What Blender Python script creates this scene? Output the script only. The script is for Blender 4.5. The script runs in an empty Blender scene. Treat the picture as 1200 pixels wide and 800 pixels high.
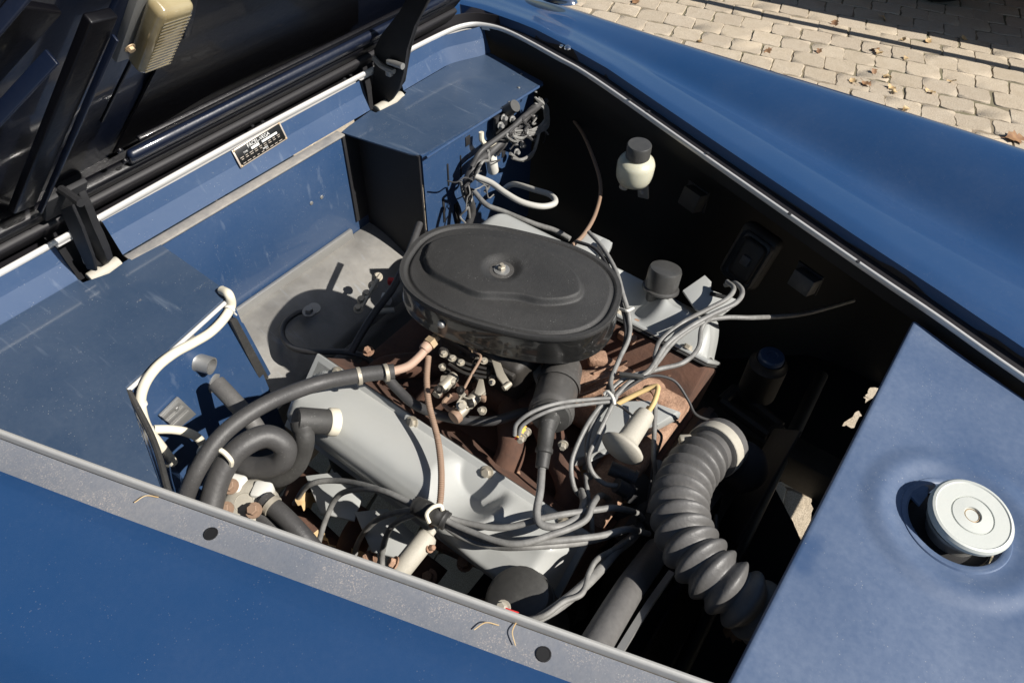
import bpy, bmesh, math, random
from mathutils import Vector, Matrix
from mathutils.geometry import intersect_point_line
R = math.radians
random.seed(7)
scn = bpy.context.scene
C = scn.collection

# ------------------------------------------------------------------ camera
CAM = Vector((.98122, -.5816, .68045)); YAW, PIT, ROL = R(125.1955), R(47.964), R(1.9575); F = 843.57
fw = Vector((math.cos(YAW)*math.cos(PIT), math.sin(YAW)*math.cos(PIT), -math.sin(PIT)))
rt = fw.cross(Vector((0, 0, 1))).normalized(); upv = rt.cross(fw)
rt, upv = rt*math.cos(ROL)+upv*math.sin(ROL), -rt*math.sin(ROL)+upv*math.cos(ROL)
cd = bpy.data.cameras.new('camera'); cam = bpy.data.objects.new('camera', cd); C.objects.link(cam)
cam.matrix_world = Matrix.Translation(CAM) @ Matrix((rt, upv, -fw)).transposed().to_4x4()
cd.sensor_width = 36; cd.lens = F/1200*36; cd.clip_start = .02; cd.clip_end = 600
scn.camera = cam

# ------------------------------------------------------------------ sky, sun, exposure
SUN_EL, SUN_AZ = R(41.5), R(10)          # azimuth from +X (front of the car) towards +Y
w = bpy.data.worlds.new('World'); scn.world = w; w.use_nodes = True
nt = w.node_tree; bg = nt.nodes['Background']
sky = nt.nodes.new('ShaderNodeTexSky'); sky.sky_type = 'NISHITA'; sky.sun_disc = False
sky.sun_elevation = SUN_EL; sky.sun_rotation = R(90)-SUN_AZ
sky.air_density = 1.0; sky.dust_density = .4; sky.ozone_density = 1.5
nt.links.new(sky.outputs[0], bg.inputs[0]); bg.inputs[1].default_value = .05
sd = bpy.data.lights.new('sun', 'SUN'); sd.energy = 5.0; sd.angle = R(.53); sd.color = (1, .95, .88)
so = bpy.data.objects.new('sun', sd); C.objects.link(so)
SDIR = Vector((math.cos(SUN_EL)*math.cos(SUN_AZ), math.cos(SUN_EL)*math.sin(SUN_AZ), math.sin(SUN_EL)))
so.rotation_euler = SDIR.to_track_quat('Z', 'Y').to_euler(); so.location = (3, 1, 3)
vs = scn.view_settings; vs.view_transform = 'Standard'; vs.look = 'None'; vs.gamma = 1; vs.use_curve_mapping = False
vs.exposure = 0.56

# ------------------------------------------------------------------ pixel -> place
def ray(px, py): return (fw + rt*((px-600)/F) - upv*((py-400)/F)).normalized()
def U(px, py, z): d = ray(px, py); return CAM + d*((z-CAM.z)/d.z)
def UX(px, py, x): d = ray(px, py); return CAM + d*((x-CAM.x)/d.x)
def UY(px, py, y): d = ray(px, py); return CAM + d*((y-CAM.y)/d.y)
def UP(px, py, o, n): d = ray(px, py); return CAM + d*((Vector(o)-CAM).dot(n)/d.dot(n))

# ------------------------------------------------------------------ materials
def mat(name, col, rough=.5, metal=0., coat=0., var=None, dust=None, speck=0., bump=0., bscale=60., spec=.5, trans=0., sss=0., vscale=9., rvar=0., scratch=0., blot=0., obr=0., fine=0., grit=0., rustp=0.):
    return _mat(name, col, rough, metal, coat, var, dust, speck, bump, bscale, spec, trans, sss, vscale, rvar, scratch, blot, obr, fine, grit, rustp)
def _mat(name, col, rough=.5, metal=0., coat=0., var=None, dust=None, speck=0., bump=0., bscale=60., spec=.5, trans=0., sss=0., vscale=9., rvar=0., scratch=0., blot=0., obr=0., fine=0., grit=0., rustp=0.):
    m = bpy.data.materials.new(name); m.use_nodes = True; t = m.node_tree; n = t.nodes; L = t.links
    b = n['Principled BSDF']
    def s(k, v):
        if k in b.inputs: b.inputs[k].default_value = v
    s('Base Color', (*col, 1)); s('Roughness', rough); s('Metallic', metal); s('Coat Weight', coat); s('Coat Roughness', .06)
    s('Specular IOR Level', spec); s('Transmission Weight', trans)
    if sss: s('Subsurface Weight', sss); s('Subsurface Radius', (.01, .008, .005)); s('Subsurface Scale', 1.)
    g = n.new('ShaderNodeNewGeometry').outputs['Position']
    def noise(sc, det=4., ro=.6):
        q = n.new('ShaderNodeTexNoise'); q.inputs['Scale'].default_value = sc; q.inputs['Detail'].default_value = det
        q.inputs['Roughness'].default_value = ro; L.new(g, q.inputs['Vector']); return q.outputs[0]
    def ramp(src, a, c, v0=0., v1=1.):
        q = n.new('ShaderNodeMapRange'); q.inputs[1].default_value = a; q.inputs[2].default_value = c
        q.inputs[3].default_value = v0; q.inputs[4].default_value = v1; L.new(src, q.inputs[0]); return q.outputs[0]
    def mix(f, a, bb):
        q = n.new('ShaderNodeMix'); q.data_type = 'RGBA'
        if isinstance(f, float): q.inputs[0].default_value = f
        else: L.new(f, q.inputs[0])
        for i, v in ((6, a), (7, bb)):
            if isinstance(v, tuple): q.inputs[i].default_value = (*v, 1)
            else: L.new(v, q.inputs[i])
        return q.outputs[2]
    cur = tuple(col); rcur = None
    if var:
        cur = mix(ramp(noise(vscale), .35, .65), cur, tuple(var))
    fac = None
    if dust:
        dc, amt = dust
        a1 = ramp(noise(5., 6., .6), .2, .8, amt*.1, amt*.9)
        a2 = ramp(noise(140., 3., .7), .3, .7, .78, 1.12)
        mu = n.new('ShaderNodeMath'); mu.operation = 'MULTIPLY'; L.new(a1, mu.inputs[0]); L.new(a2, mu.inputs[1]); fac = mu.outputs[0]
        cur = mix(fac, cur, tuple(dc))
        rcur = ramp(fac, 0, max(.05, amt), rough, min(1, rough+.35))
    if scratch:
        mp = n.new('ShaderNodeMapping'); mp.inputs['Scale'].default_value = (1, 9, 3); mp.inputs['Rotation'].default_value = (0, 0, .5); L.new(g, mp.inputs[0])
        q = n.new('ShaderNodeTexNoise'); q.inputs['Scale'].default_value = 9; q.inputs['Detail'].default_value = 5; L.new(mp.outputs[0], q.inputs['Vector'])
        cur = mix(ramp(q.outputs[0], .62, .8, 0., scratch), cur, (.35, .4, .46))
    if blot:
        q = n.new('ShaderNodeTexVoronoi'); q.inputs['Scale'].default_value = 8; q.inputs['Randomness'].default_value = 1
        wn = n.new('ShaderNodeVectorMath'); wn.operation = 'ADD'; nz = n.new('ShaderNodeTexNoise'); nz.inputs['Scale'].default_value = 14; L.new(g, nz.inputs['Vector'])
        sc = n.new('ShaderNodeVectorMath'); sc.operation = 'SCALE'; sc.inputs[3].default_value = .06; L.new(nz.outputs[1], sc.inputs[0])
        L.new(g, wn.inputs[0]); L.new(sc.outputs[0], wn.inputs[1]); L.new(wn.outputs[0], q.inputs['Vector'])
        cur = mix(ramp(q.outputs['Distance'], .13, .20, blot, 0.), cur, tuple(c*1.05 for c in col))
    if speck:
        v = n.new('ShaderNodeTexVoronoi'); v.inputs['Scale'].default_value = 260; L.new(g, v.inputs['Vector'])
        k = ramp(v.outputs['Distance'], .09, .19, 1., 0.)
        k2 = ramp(noise(31., 6., .8), .50, .72, 0., speck)
        mu = n.new('ShaderNodeMath'); mu.operation = 'MULTIPLY'; L.new(k, mu.inputs[0]); L.new(k2, mu.inputs[1])
        cur = mix(mu.outputs[0], cur, (.42, .42, .40))
    if rustp:                        # a few chipped patches where primer and rust show
        cur = mix(ramp(noise(19., 8., .72), .685, .72, 0., rustp), cur, (.34, .30, .26))
        cur = mix(ramp(noise(33., 6., .7), .71, .74, 0., rustp), cur, (.36, .20, .10))
    if grit:
        gm = n.new('ShaderNodeMath'); gm.operation = 'MULTIPLY'; L.new(ramp(noise(600., 2., .7), .56, .64), gm.inputs[0]); L.new(ramp(noise(26., 3.), .42, .62, 0., grit), gm.inputs[1])
        cur = mix(gm.outputs[0], cur, (.50, .43, .37))
    if fine:
        cur = mix(ramp(noise(420., 2., .8), .40, .56, fine, 0.), cur, tuple(c*.42 for c in col))
    if obr:
        oi = n.new('ShaderNodeObjectInfo'); cur = mix(ramp(oi.outputs['Random'], 0., 1., 0., obr), cur, tuple(c*.55 for c in col))
    if not isinstance(cur, tuple): L.new(cur, b.inputs['Base Color'])
    if rvar:
        rcur = ramp(noise(17., 5.), .3, .7, max(.02, rough-rvar), min(1, rough+rvar))
    if rcur is not None: L.new(rcur, b.inputs['Roughness'])
    if bump:
        bp = n.new('ShaderNodeBump'); bp.inputs['Strength'].default_value = bump; bp.inputs['Distance'].default_value = .002
        L.new(noise(bscale, 5.), bp.inputs['Height']); L.new(bp.outputs[0], b.inputs['Normal'])
    return m

BLUE = (.010, .047, .136)
M = dict(
 paint=mat('blue_paint', BLUE, .32, coat=.8, dust=((.14, .19, .26), .05), speck=.32),
 panel=mat('blue_panel_dusty', (.018, .042, .090), .30, coat=.35, dust=((.20, .24, .29), .26), speck=1.3, blot=.3, scratch=.25, rustp=.8),
 frontpanel=mat('blue_front_panel', (.026, .062, .145), .30, coat=.45, dust=((.25, .30, .39), .50), speck=.9, blot=.6),
 panel2=mat('blue_bay_paint', (.012, .044, .118), .36, coat=.3, dust=((.20, .24, .29), .16), speck=1., scratch=.16),
 flange=mat('dusty_flange', (.075, .10, .145), .5, dust=((.34, .32, .30), .6), speck=1.2, grit=.5, bump=.15, bscale=300),
 ledge=mat('dusty_ledge', (.20, .20, .20), .5, metal=.2, var=(.34, .32, .29), dust=((.42, .38, .33), .6), bump=.3, vscale=40, speck=1.),
 black=mat('black_paint', (.008, .008, .010), .5, dust=((.05, .05, .05), .25), bump=.1),
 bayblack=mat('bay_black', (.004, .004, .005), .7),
 hoodnavy=mat('bonnet_navy', (.0022, .006, .019), .24, coat=.4, spec=.4, dust=((.04, .04, .05), .08), bump=.15, bscale=120),
 hoodblack=mat('bonnet_black', (.0025, .0025, .004), .4, coat=.1, spec=.25, bump=.25, bscale=90),
 alu=mat('aluminium_trim', (.70, .69, .67), .32, metal=.4, dust=((.58, .56, .52), .3), bump=.1),
 dullalu=mat('dull_trim', (.60, .59, .56), .42, metal=.3, dust=((.46, .44, .40), .5), bump=.15),
 chrome=mat('chrome', (.8, .8, .8), .08, metal=1.),
 rubber=mat('black_rubber', (.015, .015, .015), .42, dust=((.14, .135, .125), .4), bump=.2, bscale=180, speck=.7),
 hose=mat('grey_rubber', (.032, .031, .032), .36, dust=((.15, .145, .135), .35), bump=.2, bscale=180, speck=.5),
 bellow=mat('weathered_rubber', (.055, .054, .053), .34, dust=((.23, .22, .21), .5), bump=.25, bscale=200),
 wire=mat('grey_wire', (.20, .20, .19), .33, dust=((.36, .35, .33), .4), var=(.10, .098, .094), vscale=55, bump=.25, bscale=220),
 wire_d=mat('dark_wire', (.022, .022, .024), .38, dust=((.14, .135, .13), .4), bump=.15),
 cover=mat('valve_cover_grey', (.34, .355, .35), .32, coat=.35, dust=((.36, .35, .31), .4), var=(.39, .40, .39), bump=.06, bscale=40),
 rust=mat('rusty_iron', (.40, .235, .15), .75, var=(.19, .095, .055), dust=((.48, .35, .26), .45), bump=.9, bscale=170, vscale=48, fine=.5),
 rustdark=mat('dark_rust', (.09, .04, .025), .85, var=(.045, .022, .016), dust=((.2, .12, .08), .4), bump=.5, bscale=120, vscale=30),  # dark rust, also the tone for intake parts shaded by the air cleaner
 greasy=mat('greasy_iron', (.012, .011, .010), .6, var=(.03, .026, .022), bump=.4, bscale=90),
 aclid=mat('crackle_black', (.016, .016, .016), .45, dust=((.15, .145, .14), .22), speck=.55, bump=.35, bscale=700),
 acside=mat('gloss_black', (.006, .006, .006), .16, coat=.8, dust=((.1, .1, .095), .06), bump=.03),
 coil=mat('coil_black', (.04, .039, .037), .36, dust=((.17, .16, .15), .5), speck=1.3, bump=.2, coat=.15),
 zinc=mat('zinc', (.50, .46, .38), .45, metal=.6, dust=((.3, .26, .2), .5), bump=.2),
 steel=mat('worn_steel', (.42, .42, .41), .4, metal=.8, dust=((.25, .24, .22), .4), bump=.1),
 shelf=mat('bare_floor_metal', (.26, .26, .255), .45, metal=.45, var=(.15, .15, .15), dust=((.30, .275, .23), .6), bump=.25, vscale=16, scratch=.4),
 brass=mat('brass', (.48, .36, .22), .4, metal=.6, dust=((.4, .32, .24), .4)),
 copper=mat('copper_hose', (.46, .30, .22), .5, metal=.1, dust=((.45, .36, .28), .4)),
 brown=mat('brown_cable', (.24, .15, .10), .55, dust=((.34, .27, .2), .4)),
 cream=mat('cream_sheath', (.70, .655, .53), .42, dust=((.46, .40, .30), .35), bump=.1),
 white=mat('white_plastic', (.66, .65, .60), .45, dust=((.40, .38, .33), .4)),
 dirtywhite=mat('dirty_white', (.48, .455, .39), .5, dust=((.30, .27, .21), .8), bump=.2, fine=.12),
 yellow=mat('yellow_plastic', (.70, .42, .06), .5), red=mat('red_plastic', (.5, .03, .03), .5),
 bottle=mat('translucent_plastic', (.52, .51, .40), .35, sss=.3, coat=.2),
 capblk=mat('black_bakelite', (.022, .022, .022), .3, coat=.2, dust=((.2, .195, .18), .35), bump=.15),
 lens=mat('amber_lens', (.22, .17, .085), .14, coat=.8, var=(.32, .27, .16), vscale=18, bump=.1),
 plateblk=mat('plate_black', (.006, .006, .006), .35), plateedge=mat('plate_aluminium', (.6, .52, .44), .4, metal=.5), platewhite=mat('plate_white', (.7, .7, .68), .5),
 paver=mat('paver_stone', (.47, .385, .275), .85, var=(.55, .465, .35), dust=((.58, .505, .40), .6), bump=1., bscale=120, vscale=22, obr=.3, fine=.6),
 paver2=mat('paver_stone_grey', (.45, .37, .27), .85, var=(.51, .435, .33), dust=((.57, .495, .40), .6), bump=1., bscale=120, vscale=22, obr=.3, fine=.6),
 soil=mat('joint_soil', (.24, .19, .135), .95, var=(.13, .125, .07), bump=.6, bscale=100, vscale=3),
 leaf=mat('dry_leaf', (.46, .30, .13), .7, var=(.55, .42, .24), vscale=60), leaf2=mat('brown_leaf', (.20, .10, .05), .7, var=(.3, .17, .08), vscale=60),
 tyre=mat('tyre', (.012, .012, .012), .75, bump=.2), silver=mat('silver_paint', (.35, .36, .37), .3, metal=.6, coat=.7),
 glass=mat('dark_glass', (.02, .025, .03), .05, spec=.6),
 rubbermat=mat('gutter_seal', (.008, .007, .009), .6, bump=.15),  # black seal rubber, also the painted shade of the far gutter
)

# ------------------------------------------------------------------ mesh helpers
class MB:
    def __init__(s): s.bm = bmesh.new()
    def _place(s, geom, mtx):
        bmesh.ops.transform(s.bm, matrix=mtx, verts=geom); return s
    def box(s, c, d, rot=None, bev=0., seg=2):
        r = bmesh.ops.create_cube(s.bm, size=1)['verts']
        m = Matrix.Translation(Vector(c)) @ (rot if rot is not None else Matrix()) @ Matrix.Diagonal((*d, 1))
        bmesh.ops.transform(s.bm, matrix=m, verts=r)
        if bev:
            es = list({e for v in r for e in v.link_edges})
            bmesh.ops.bevel(s.bm, geom=es, offset=bev, segments=seg, affect='EDGES', profile=.5)
        return s
    def lathe(s, prof, o=(0, 0, 0), axis=(0, 0, 1), n=24, cap=True):
        q = Vector(axis).normalized().to_track_quat('Z', 'Y'); o = Vector(o); rows = []
        for (r, h) in prof:
            rows.append([s.bm.verts.new(o + q @ Vector((r*math.cos(2*math.pi*k/n), r*math.sin(2*math.pi*k/n), h))) for k in range(n)])
        for a, b in zip(rows, rows[1:]):
            for k in range(n): s.bm.faces.new((a[k], a[(k+1) % n], b[(k+1) % n], b[k]))
        if cap:
            if prof[0][0] > 1e-6: s.bm.faces.new(rows[0][::-1])
            if prof[-1][0] > 1e-6: s.bm.faces.new(rows[-1])
        return s
    def cyl(s, a, b, r, n=16, r2=None, bev=0.):
        a, b = Vector(a), Vector(b); h = (b-a).length; r2 = r if r2 is None else r2
        if bev: pr = [(r-bev, 0), (r-bev*.3, bev*.3), (r, bev), (r2, h-bev), (r2-bev*.3, h-bev*.3), (r2-bev, h)]
        else: pr = [(r, 0), (r2, h)]
        return s.lathe(pr, a, b-a, n)
    def hexbolt(s, o, axis, r=.006, h=.006):
        return s.lathe([(r*1.5, 0), (r*1.5, h*.25)], o, axis, 14).lathe([(r, h*.2), (r, h), (r*.85, h*1.12)], o, axis, 6)
    def tube(s, pts, r, n=10, rf=None, cap=True, sub=8, smooth=True, jit=0.):
        pts = [Vector(p) for p in pts]
        P = spline(pts, sub) if smooth and len(pts) > 2 else pts
        rows = []; t0 = (P[1]-P[0]).normalized()
        nn = t0.orthogonal().normalized(); ln = 0
        for i, p in enumerate(P):
            t = (P[min(i+1, len(P)-1)]-P[max(i-1, 0)]).normalized()
            nn = (nn-t*nn.dot(t)).normalized(); bb = t.cross(nn)
            if i: ln += (p-P[i-1]).length
            rr = r if rf is None else rf(ln, i/(len(P)-1))
            if jit: rr *= 1+random.uniform(-jit, jit)
            rows.append([s.bm.verts.new(p+nn*(rr*math.cos(2*math.pi*k/n))+bb*(rr*math.sin(2*math.pi*k/n))) for k in range(n)])
        for a, b in zip(rows, rows[1:]):
            for k in range(n): s.bm.faces.new((a[k], a[(k+1) % n], b[(k+1) % n], b[k]))
        if cap: s.bm.faces.new(rows[0][::-1]); s.bm.faces.new(rows[-1])
        return s
    def grid(s, rows, flip=False, closed=False):
        V = [[s.bm.verts.new(Vector(p)) for p in r] for r in rows]
        for a, b in zip(V, V[1:]):
            m = len(a)
            for k in range(m if closed else m-1):
                f = (a[k], a[(k+1) % m], b[(k+1) % m], b[k])
                s.bm.faces.new(f[::-1] if flip else f)
        return s
    def prism(s, poly, vec, bev=0.):
        vec = Vector(vec); a = [s.bm.verts.new(Vector(p)) for p in poly]; b = [s.bm.verts.new(Vector(p)+vec) for p in poly]
        n = len(a); fs = [s.bm.faces.new(a[::-1]), s.bm.faces.new(b)]
        for k in range(n): fs.append(s.bm.faces.new((a[k], a[(k+1) % n], b[(k+1) % n], b[k])))
        if bev:
            es = list({e for f in fs for e in f.edges}); bmesh.ops.bevel(s.bm, geom=es, offset=bev, segments=2, affect='EDGES', profile=.5)
        return s
    def build(s, name, m, parent=None, ang=38, recalc=True):
        if recalc: bmesh.ops.recalc_face_normals(s.bm, faces=s.bm.faces)
        me = bpy.data.meshes.new(name); s.bm.to_mesh(me); s.bm.free()
        me.shade_smooth(); me.set_sharp_from_angle(angle=R(ang))
        me.materials.append(M[m] if isinstance(m, str) else m)
        o = bpy.data.objects.new(name, me); C.objects.link(o)
        if parent: o.parent = parent
        return o
def spline(p, sub=8):
    out = []
    q = [p[0]*2-p[1]]+list(p)+[p[-1]*2-p[-2]]
    for i in range(1, len(q)-2):
        a, b, c, d = q[i-1], q[i], q[i+1], q[i+2]
        for k in range(sub):
            t = k/sub
            out.append(.5*((2*b)+(c-a)*t+(2*a-5*b+4*c-d)*t*t+(3*b-a-3*c+d)*t**3))
    out.append(p[-1]); return out
def sm(a, b, x):
    t = max(0, min(1, (x-a)/(b-a))) if b != a else 0
    return t*t*(3-2*t)
def tag(o, label, cat, group=None):
    o['label'] = label; o['category'] = cat
    if group: o['group'] = group
    return o
def thing(name, label, cat, loc=(0, 0, 0), group=None):
    o = bpy.data.objects.new(name, None); C.objects.link(o); o.empty_display_size = .02
    tag(o, label, cat, group); return o
def W(*t): return [U(*q) for q in t]

# ================================================================== GROUND
GZ = -.88
m = MB(); m.grid([[(-250, -250, GZ-.004), (250, -250, GZ-.004)], [(-250, 250, GZ-.004), (250, 250, GZ-.004)]])
ground = m.build('ground', 'soil'); ground['kind'] = 'structure'
def paver_mesh(k):
    rnd = random.Random(k); hx, hy = .0702+rnd.uniform(-.004, .003), .0624+rnd.uniform(-.004, .002)
    out = []; ph = rnd.uniform(-.6, .6)
    for (ax, ay, bx, by) in ((-hx, -hy, hx, -hy), (hx, -hy, hx, hy), (hx, hy, -hx, hy), (-hx, hy, -hx, -hy)):
        for t in (0.07, .3, .5, .7, .93):
            bulge = .0035*math.sin(t*math.pi*2+ph)*min(1, 4*t*(1-t)+.2)
            nx, ny = (by-ay), -(bx-ax); l = math.hypot(nx, ny)
            out.append((ax+(bx-ax)*t+nx/l*(bulge+rnd.uniform(-.0045, .002)), ay+(by-ay)*t+ny/l*(bulge+rnd.uniform(-.0045, .002))))
    n = len(out); v = []; f = []
    for (sc, z) in ((1, -.02), (1, -.003), (.97, 0)):
        v += [(x*sc, y*sc, z) for x, y in out]
    for l in (0, 1):
        for i in range(n): f.append((l*n+i, l*n+(i+1) % n, (l+1)*n+(i+1) % n, (l+1)*n+i))
    f.append(tuple(range(2*n, 3*n)))
    me = bpy.data.meshes.new('paver'); me.from_pydata(v, [], f)
    me.shade_smooth(); me.set_sharp_from_angle(angle=R(50))
    me.materials.append(M['paver' if k % 3 else 'paver2']); return me
PM = [paver_mesh(k) for k in range(14)]
ca, sa = math.cos(R(13)), math.sin(R(13)); rest_v, rest_f = [], []
def in_view(P):
    d = P-CAM; z = d.dot(fw)
    if z < .1: return False
    x, y = 600+F*d.dot(rt)/z, 400-F*d.dot(upv)/z
    return 640 < x < 1215 and -14 < y < 200 and y < 8+(x-680)*.335+16
cnt = 0
for j in range(-12, 46):
    for i in range(-34, 36):
        a, b = (i+.5*(j % 2))*.142, j*.126
        a += random.gauss(0, .0025); b += random.gauss(0, .002)
        P = Vector((a*ca-b*sa+.3, a*sa+b*ca+.5, GZ+random.uniform(-.002, .002)))
        rz = R(13)+random.gauss(0, .025)+(math.pi if random.random() < .5 else 0)
        me = random.choice(PM)
        if in_view(P) and cnt < 300:
            o = bpy.data.objects.new('paver', me); C.objects.link(o); o.parent = ground; cnt += 1
            o.location = P; o.rotation_euler = (random.gauss(0, .012), random.gauss(0, .012), rz)
        else:
            k = len(rest_v); c, s_ = math.cos(rz), math.sin(rz)
            rest_v += [(P.x+q.co.x*c-q.co.y*s_, P.y+q.co.x*s_+q.co.y*c, P.z+q.co.z) for q in me.vertices]
            rest_f += [tuple(k+x for x in p.vertices) for p in me.polygons]
me = bpy.data.meshes.new('paving'); me.from_pydata(rest_v, [], rest_f); me.materials.append(M['paver'])
o = bpy.data.objects.new('paving', me); C.objects.link(o); o.parent = ground; o['kind'] = 'stuff'

# ================================================================== CAR
car = thing('car', 'dark blue classic car with its bonnet raised over an open engine bay', 'car')
FAR = [(.113, .610), (.244, .583), (.35, .556), (.649, .447), (.93, .346), (1.046, .307), (1.168, .262), (1.5, .15)]
NEAR = [(.06, -.598), (.254, -.541), (.45, -.481), (.707, -.399), (.86, -.351), (1.013, -.303), (1.168, -.255), (1.5, -.15)]
def lerpy(T, x):
    for (a, b), (c, d) in zip(T, T[1:]):
        if x <= c: return b+(d-b)*(x-a)/(c-a)
    return T[-1][1]
trim_plan = [Vector((x, y, 0)) for x, y in NEAR[::-1]] + [Vector((.018, -.588, 0)), Vector((.0, -.55, 0)), Vector((.001, -.4, 0)), Vector((-.004, 0, .002)), Vector((-.003, .3, 0)), Vector((.002, .5, 0)), Vector((.015, .578, 0)), Vector((.05, .606, 0))] + [Vector((x, y, 0)) for x, y in FAR]
TP = spline(trim_plan, 6)
def sweep(path, prof, name, m, parent):
    """prof: list of (outward offset, z) swept along the opening"""
    rows = []
    for i, p in enumerate(path):
        t = (path[min(i+1, len(path)-1)]-path[max(i-1, 0)]); t.z = 0; t.normalize()
        nrm = Vector((-t.y, t.x, 0))      # path runs near front -> rear -> far front: outward is -nrm*...
        out = nrm
        rows.append([p+out*a+Vector((0, 0, z)) for a, z in prof])
    return MB().grid(rows).build(name, m, parent, ang=50)
# which side is outward
_t = TP[5]-TP[4]; SGN = 1 if (-_t.y*0+_t.x*0+Vector((-_t.y, _t.x, 0)).y) < 0 else -1
def prof(L): return [(SGN*a, z) for a, z in L]
nn_ = len(NEAR)*6-8
sweep(TP[:nn_+1], prof([(-.0015, -.03), (-.0022, -.012), (-.0028, -.002), (-.0015, .0014), (.001, .0026), (.003, .0014), (.0036, -.002), (.0032, -.0135)]), 'trim_strip', 'dullalu', car)
sweep(TP[nn_:], prof([(-.0005, -.0065), (-.0015, -.004), (-.0015, .0005), (.0, .0022), (.0025, .0022), (.0035, .0), (.0035, -.0135)]), 'trim_strip', 'alu', car)
sweep(TP[:nn_+1], prof([(.004, -.013), (.02, -.0145), (.040, -.0135), (.052, -.014)]), 'drain_channel', 'flange', car)
sweep(TP[nn_:], prof([(.004, -.013), (.02, -.0145), (.034, -.0140), (.0415, -.0140), (.0425, .003), (.0435, .0035)]), 'drain_channel', 'rubbermat', car)  # far gutter and lip coloured black for the shadow of the fender edge
# fenders
def fender(side):
    T = FAR if side > 0 else NEAR
    xs = [-.75+i*.05 for i in range(int((1.7+.75)/.05)+1)]; rows = []
    for x in xs:
        if x > .113: ye = abs(lerpy(T, x))+.044
        elif x > -.045: ye = .650
        else: ye = .64
        ye = max(ye, .2); yc = .822-.108*max(-.2, min(1.25, x/1.1)); zc = -.012+.072*sm(-.1, 1.35, x)
        nose = sm(1.3, 1.72, x)**2*.3
        yo = .86-.06*sm(1.0, 1.7, x); r = []
        r.append((x, ye, -.016)); r.append((x, ye, .004))
        for k in range(1, 23):
            u = k/22; y = ye+.003+(yc-ye-.003)*u
            z = .008-.006*sm(0, .3, u)-.020*math.exp(-((u-.50)/.16)**2)*(.25+.75*sm(.1, .9, x)) + (zc-.004)*sm(.5, .97, u)+.0012*math.sin(x*9+u*5)
            if u > .9: z -= .003*((u-.9)/.1)**2
            r.append((x, y, z))
        for dy, dz in ((.014, -.006), (.028, -.018), (.042, -.04), (.052, -.075), (.060, -.15), (.066, -.25), (.064, -.36)):
            r.append((x, yc+dy, zc-.004+dz))
        if x < .55: r += [(x, yc+.05, zc-.48), (x, yc+.02, zc-.60)]
        else: r += [(x, yc+.06, zc-.37), (x, yc+.05, zc-.37)]
        rows.append([(x_, side*y_, z_-nose) for x_, y_, z_ in r])
    return MB().grid(rows).build('fender', 'paint', car, ang=60)
fender(1); fender(-1)
# scuttle behind the bonnet
m = MB(); rows = []
for x in (-.75, -.5, -.3, -.12, -.05):
    rows.append([(x, -.639+1.278*k/20, .012-.0*(x)+.02*math.cos(math.pi*(k/20-.5))*sm(-.05, -.5, x)) for k in range(21)])
rows.append([(-.048, -.639+1.278*k/20, -.02) for k in range(21)])
m.grid(rows).build('scuttle', 'paint', car)
# chrome teardrop mirror base on the far fender
mb = MB(); P = U(652, 0, .012)
mb.lathe([(.030, 0), (.034, .004), (.031, .010), (.018, .02), (0, .024)], (0, 0, 0), (0, 0, 1), 28)
bmesh.ops.transform(mb.bm, matrix=Matrix.Translation(P) @ Matrix.Rotation(R(6), 4, 'Z') @ Matrix.Diagonal((1.5, .75, 1, 1)), verts=mb.bm.verts)
mb.build('mirror_base', 'chrome', car)
MB().cyl(P+Vector((-.01, 0, .02)), P+Vector((-.03, .02, .12)), .007, 12).build('mirror_stem', 'chrome', car)
q = U(665, 57, .008); MB().lathe([(.007, 0), (.0065, .003), (.003, .006), (0, .0065)], q, (0, 0, 1), 16).build('washer_jet', 'chrome', car)
MB().box(q+Vector((-.012, -.004, .002)), (.006, .008, .005), bev=.0015).build('washer_jet', 'chrome', car)

# cowl wall, ledge, firewall (hinge pockets are left open)
PK = [(-.330, -.258), (.278, .372)]
segs = [(-.60, PK[0][0]), (PK[0][1], PK[1][0]), (PK[1][1], .612)]
for a, b in segs:
    rows = []
    for k in range(31):
        y = a+(b-a)*k/30; yy = y
        cx = .035*sm(.50, .612, abs(y))
        rows.append([(.002+cx, yy, -.006), (.008+cx, yy, -.03), (.0215+cx, yy, -.0597)])
    MB().grid(rows).build('cowl_panel', 'panel2', car, ang=8)
for a, b in ((PK[0][1], .188),):
    o = MB().box(((.034), (a+b)/2, -.062), (.020, b-a, .004), bev=.0012).build('ledge', 'ledge', car)
MB().box((.033, 0, -.178), (.006, 1.24, .226), bev=.001).build('firewall', 'panel2', car)
for px, py in ((377, 231), (365, 238)):
    q = UX(px, py, .0365); MB().lathe([(.004, 0), (.0035, .001), (.0015, .0014)], q, (1, 0, 0), 12).build('rivet', 'steel', car)
# footwell shelf of bare metal
rows = []
for k in range(25):
    y = -.30+.52*k/24; r = []
    for j in range(15):
        x = .037+.150*j/14
        bul = .012*math.exp(-((y+.06)**2+(x-.12)**2)/.004)
        r.append((x+.03*sm(.05, -.25, y)*j/14, y, -.290-.045*sm(.0, 1.2, j/14)-.02*(j/14)**2+bul))
    rows.append(r+[(r[-1][0]+.004, y, r[-1][2]-.05), (r[-1][0]+.004, y, r[-1][2]-.2)])
MB().grid(rows).build('floor_panel', 'shelf', car, ang=60)
MB().box((.0415, -.045, -.281), (.008, .42, .024), bev=.002).build('floor_flange', 'steel', car)
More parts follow.
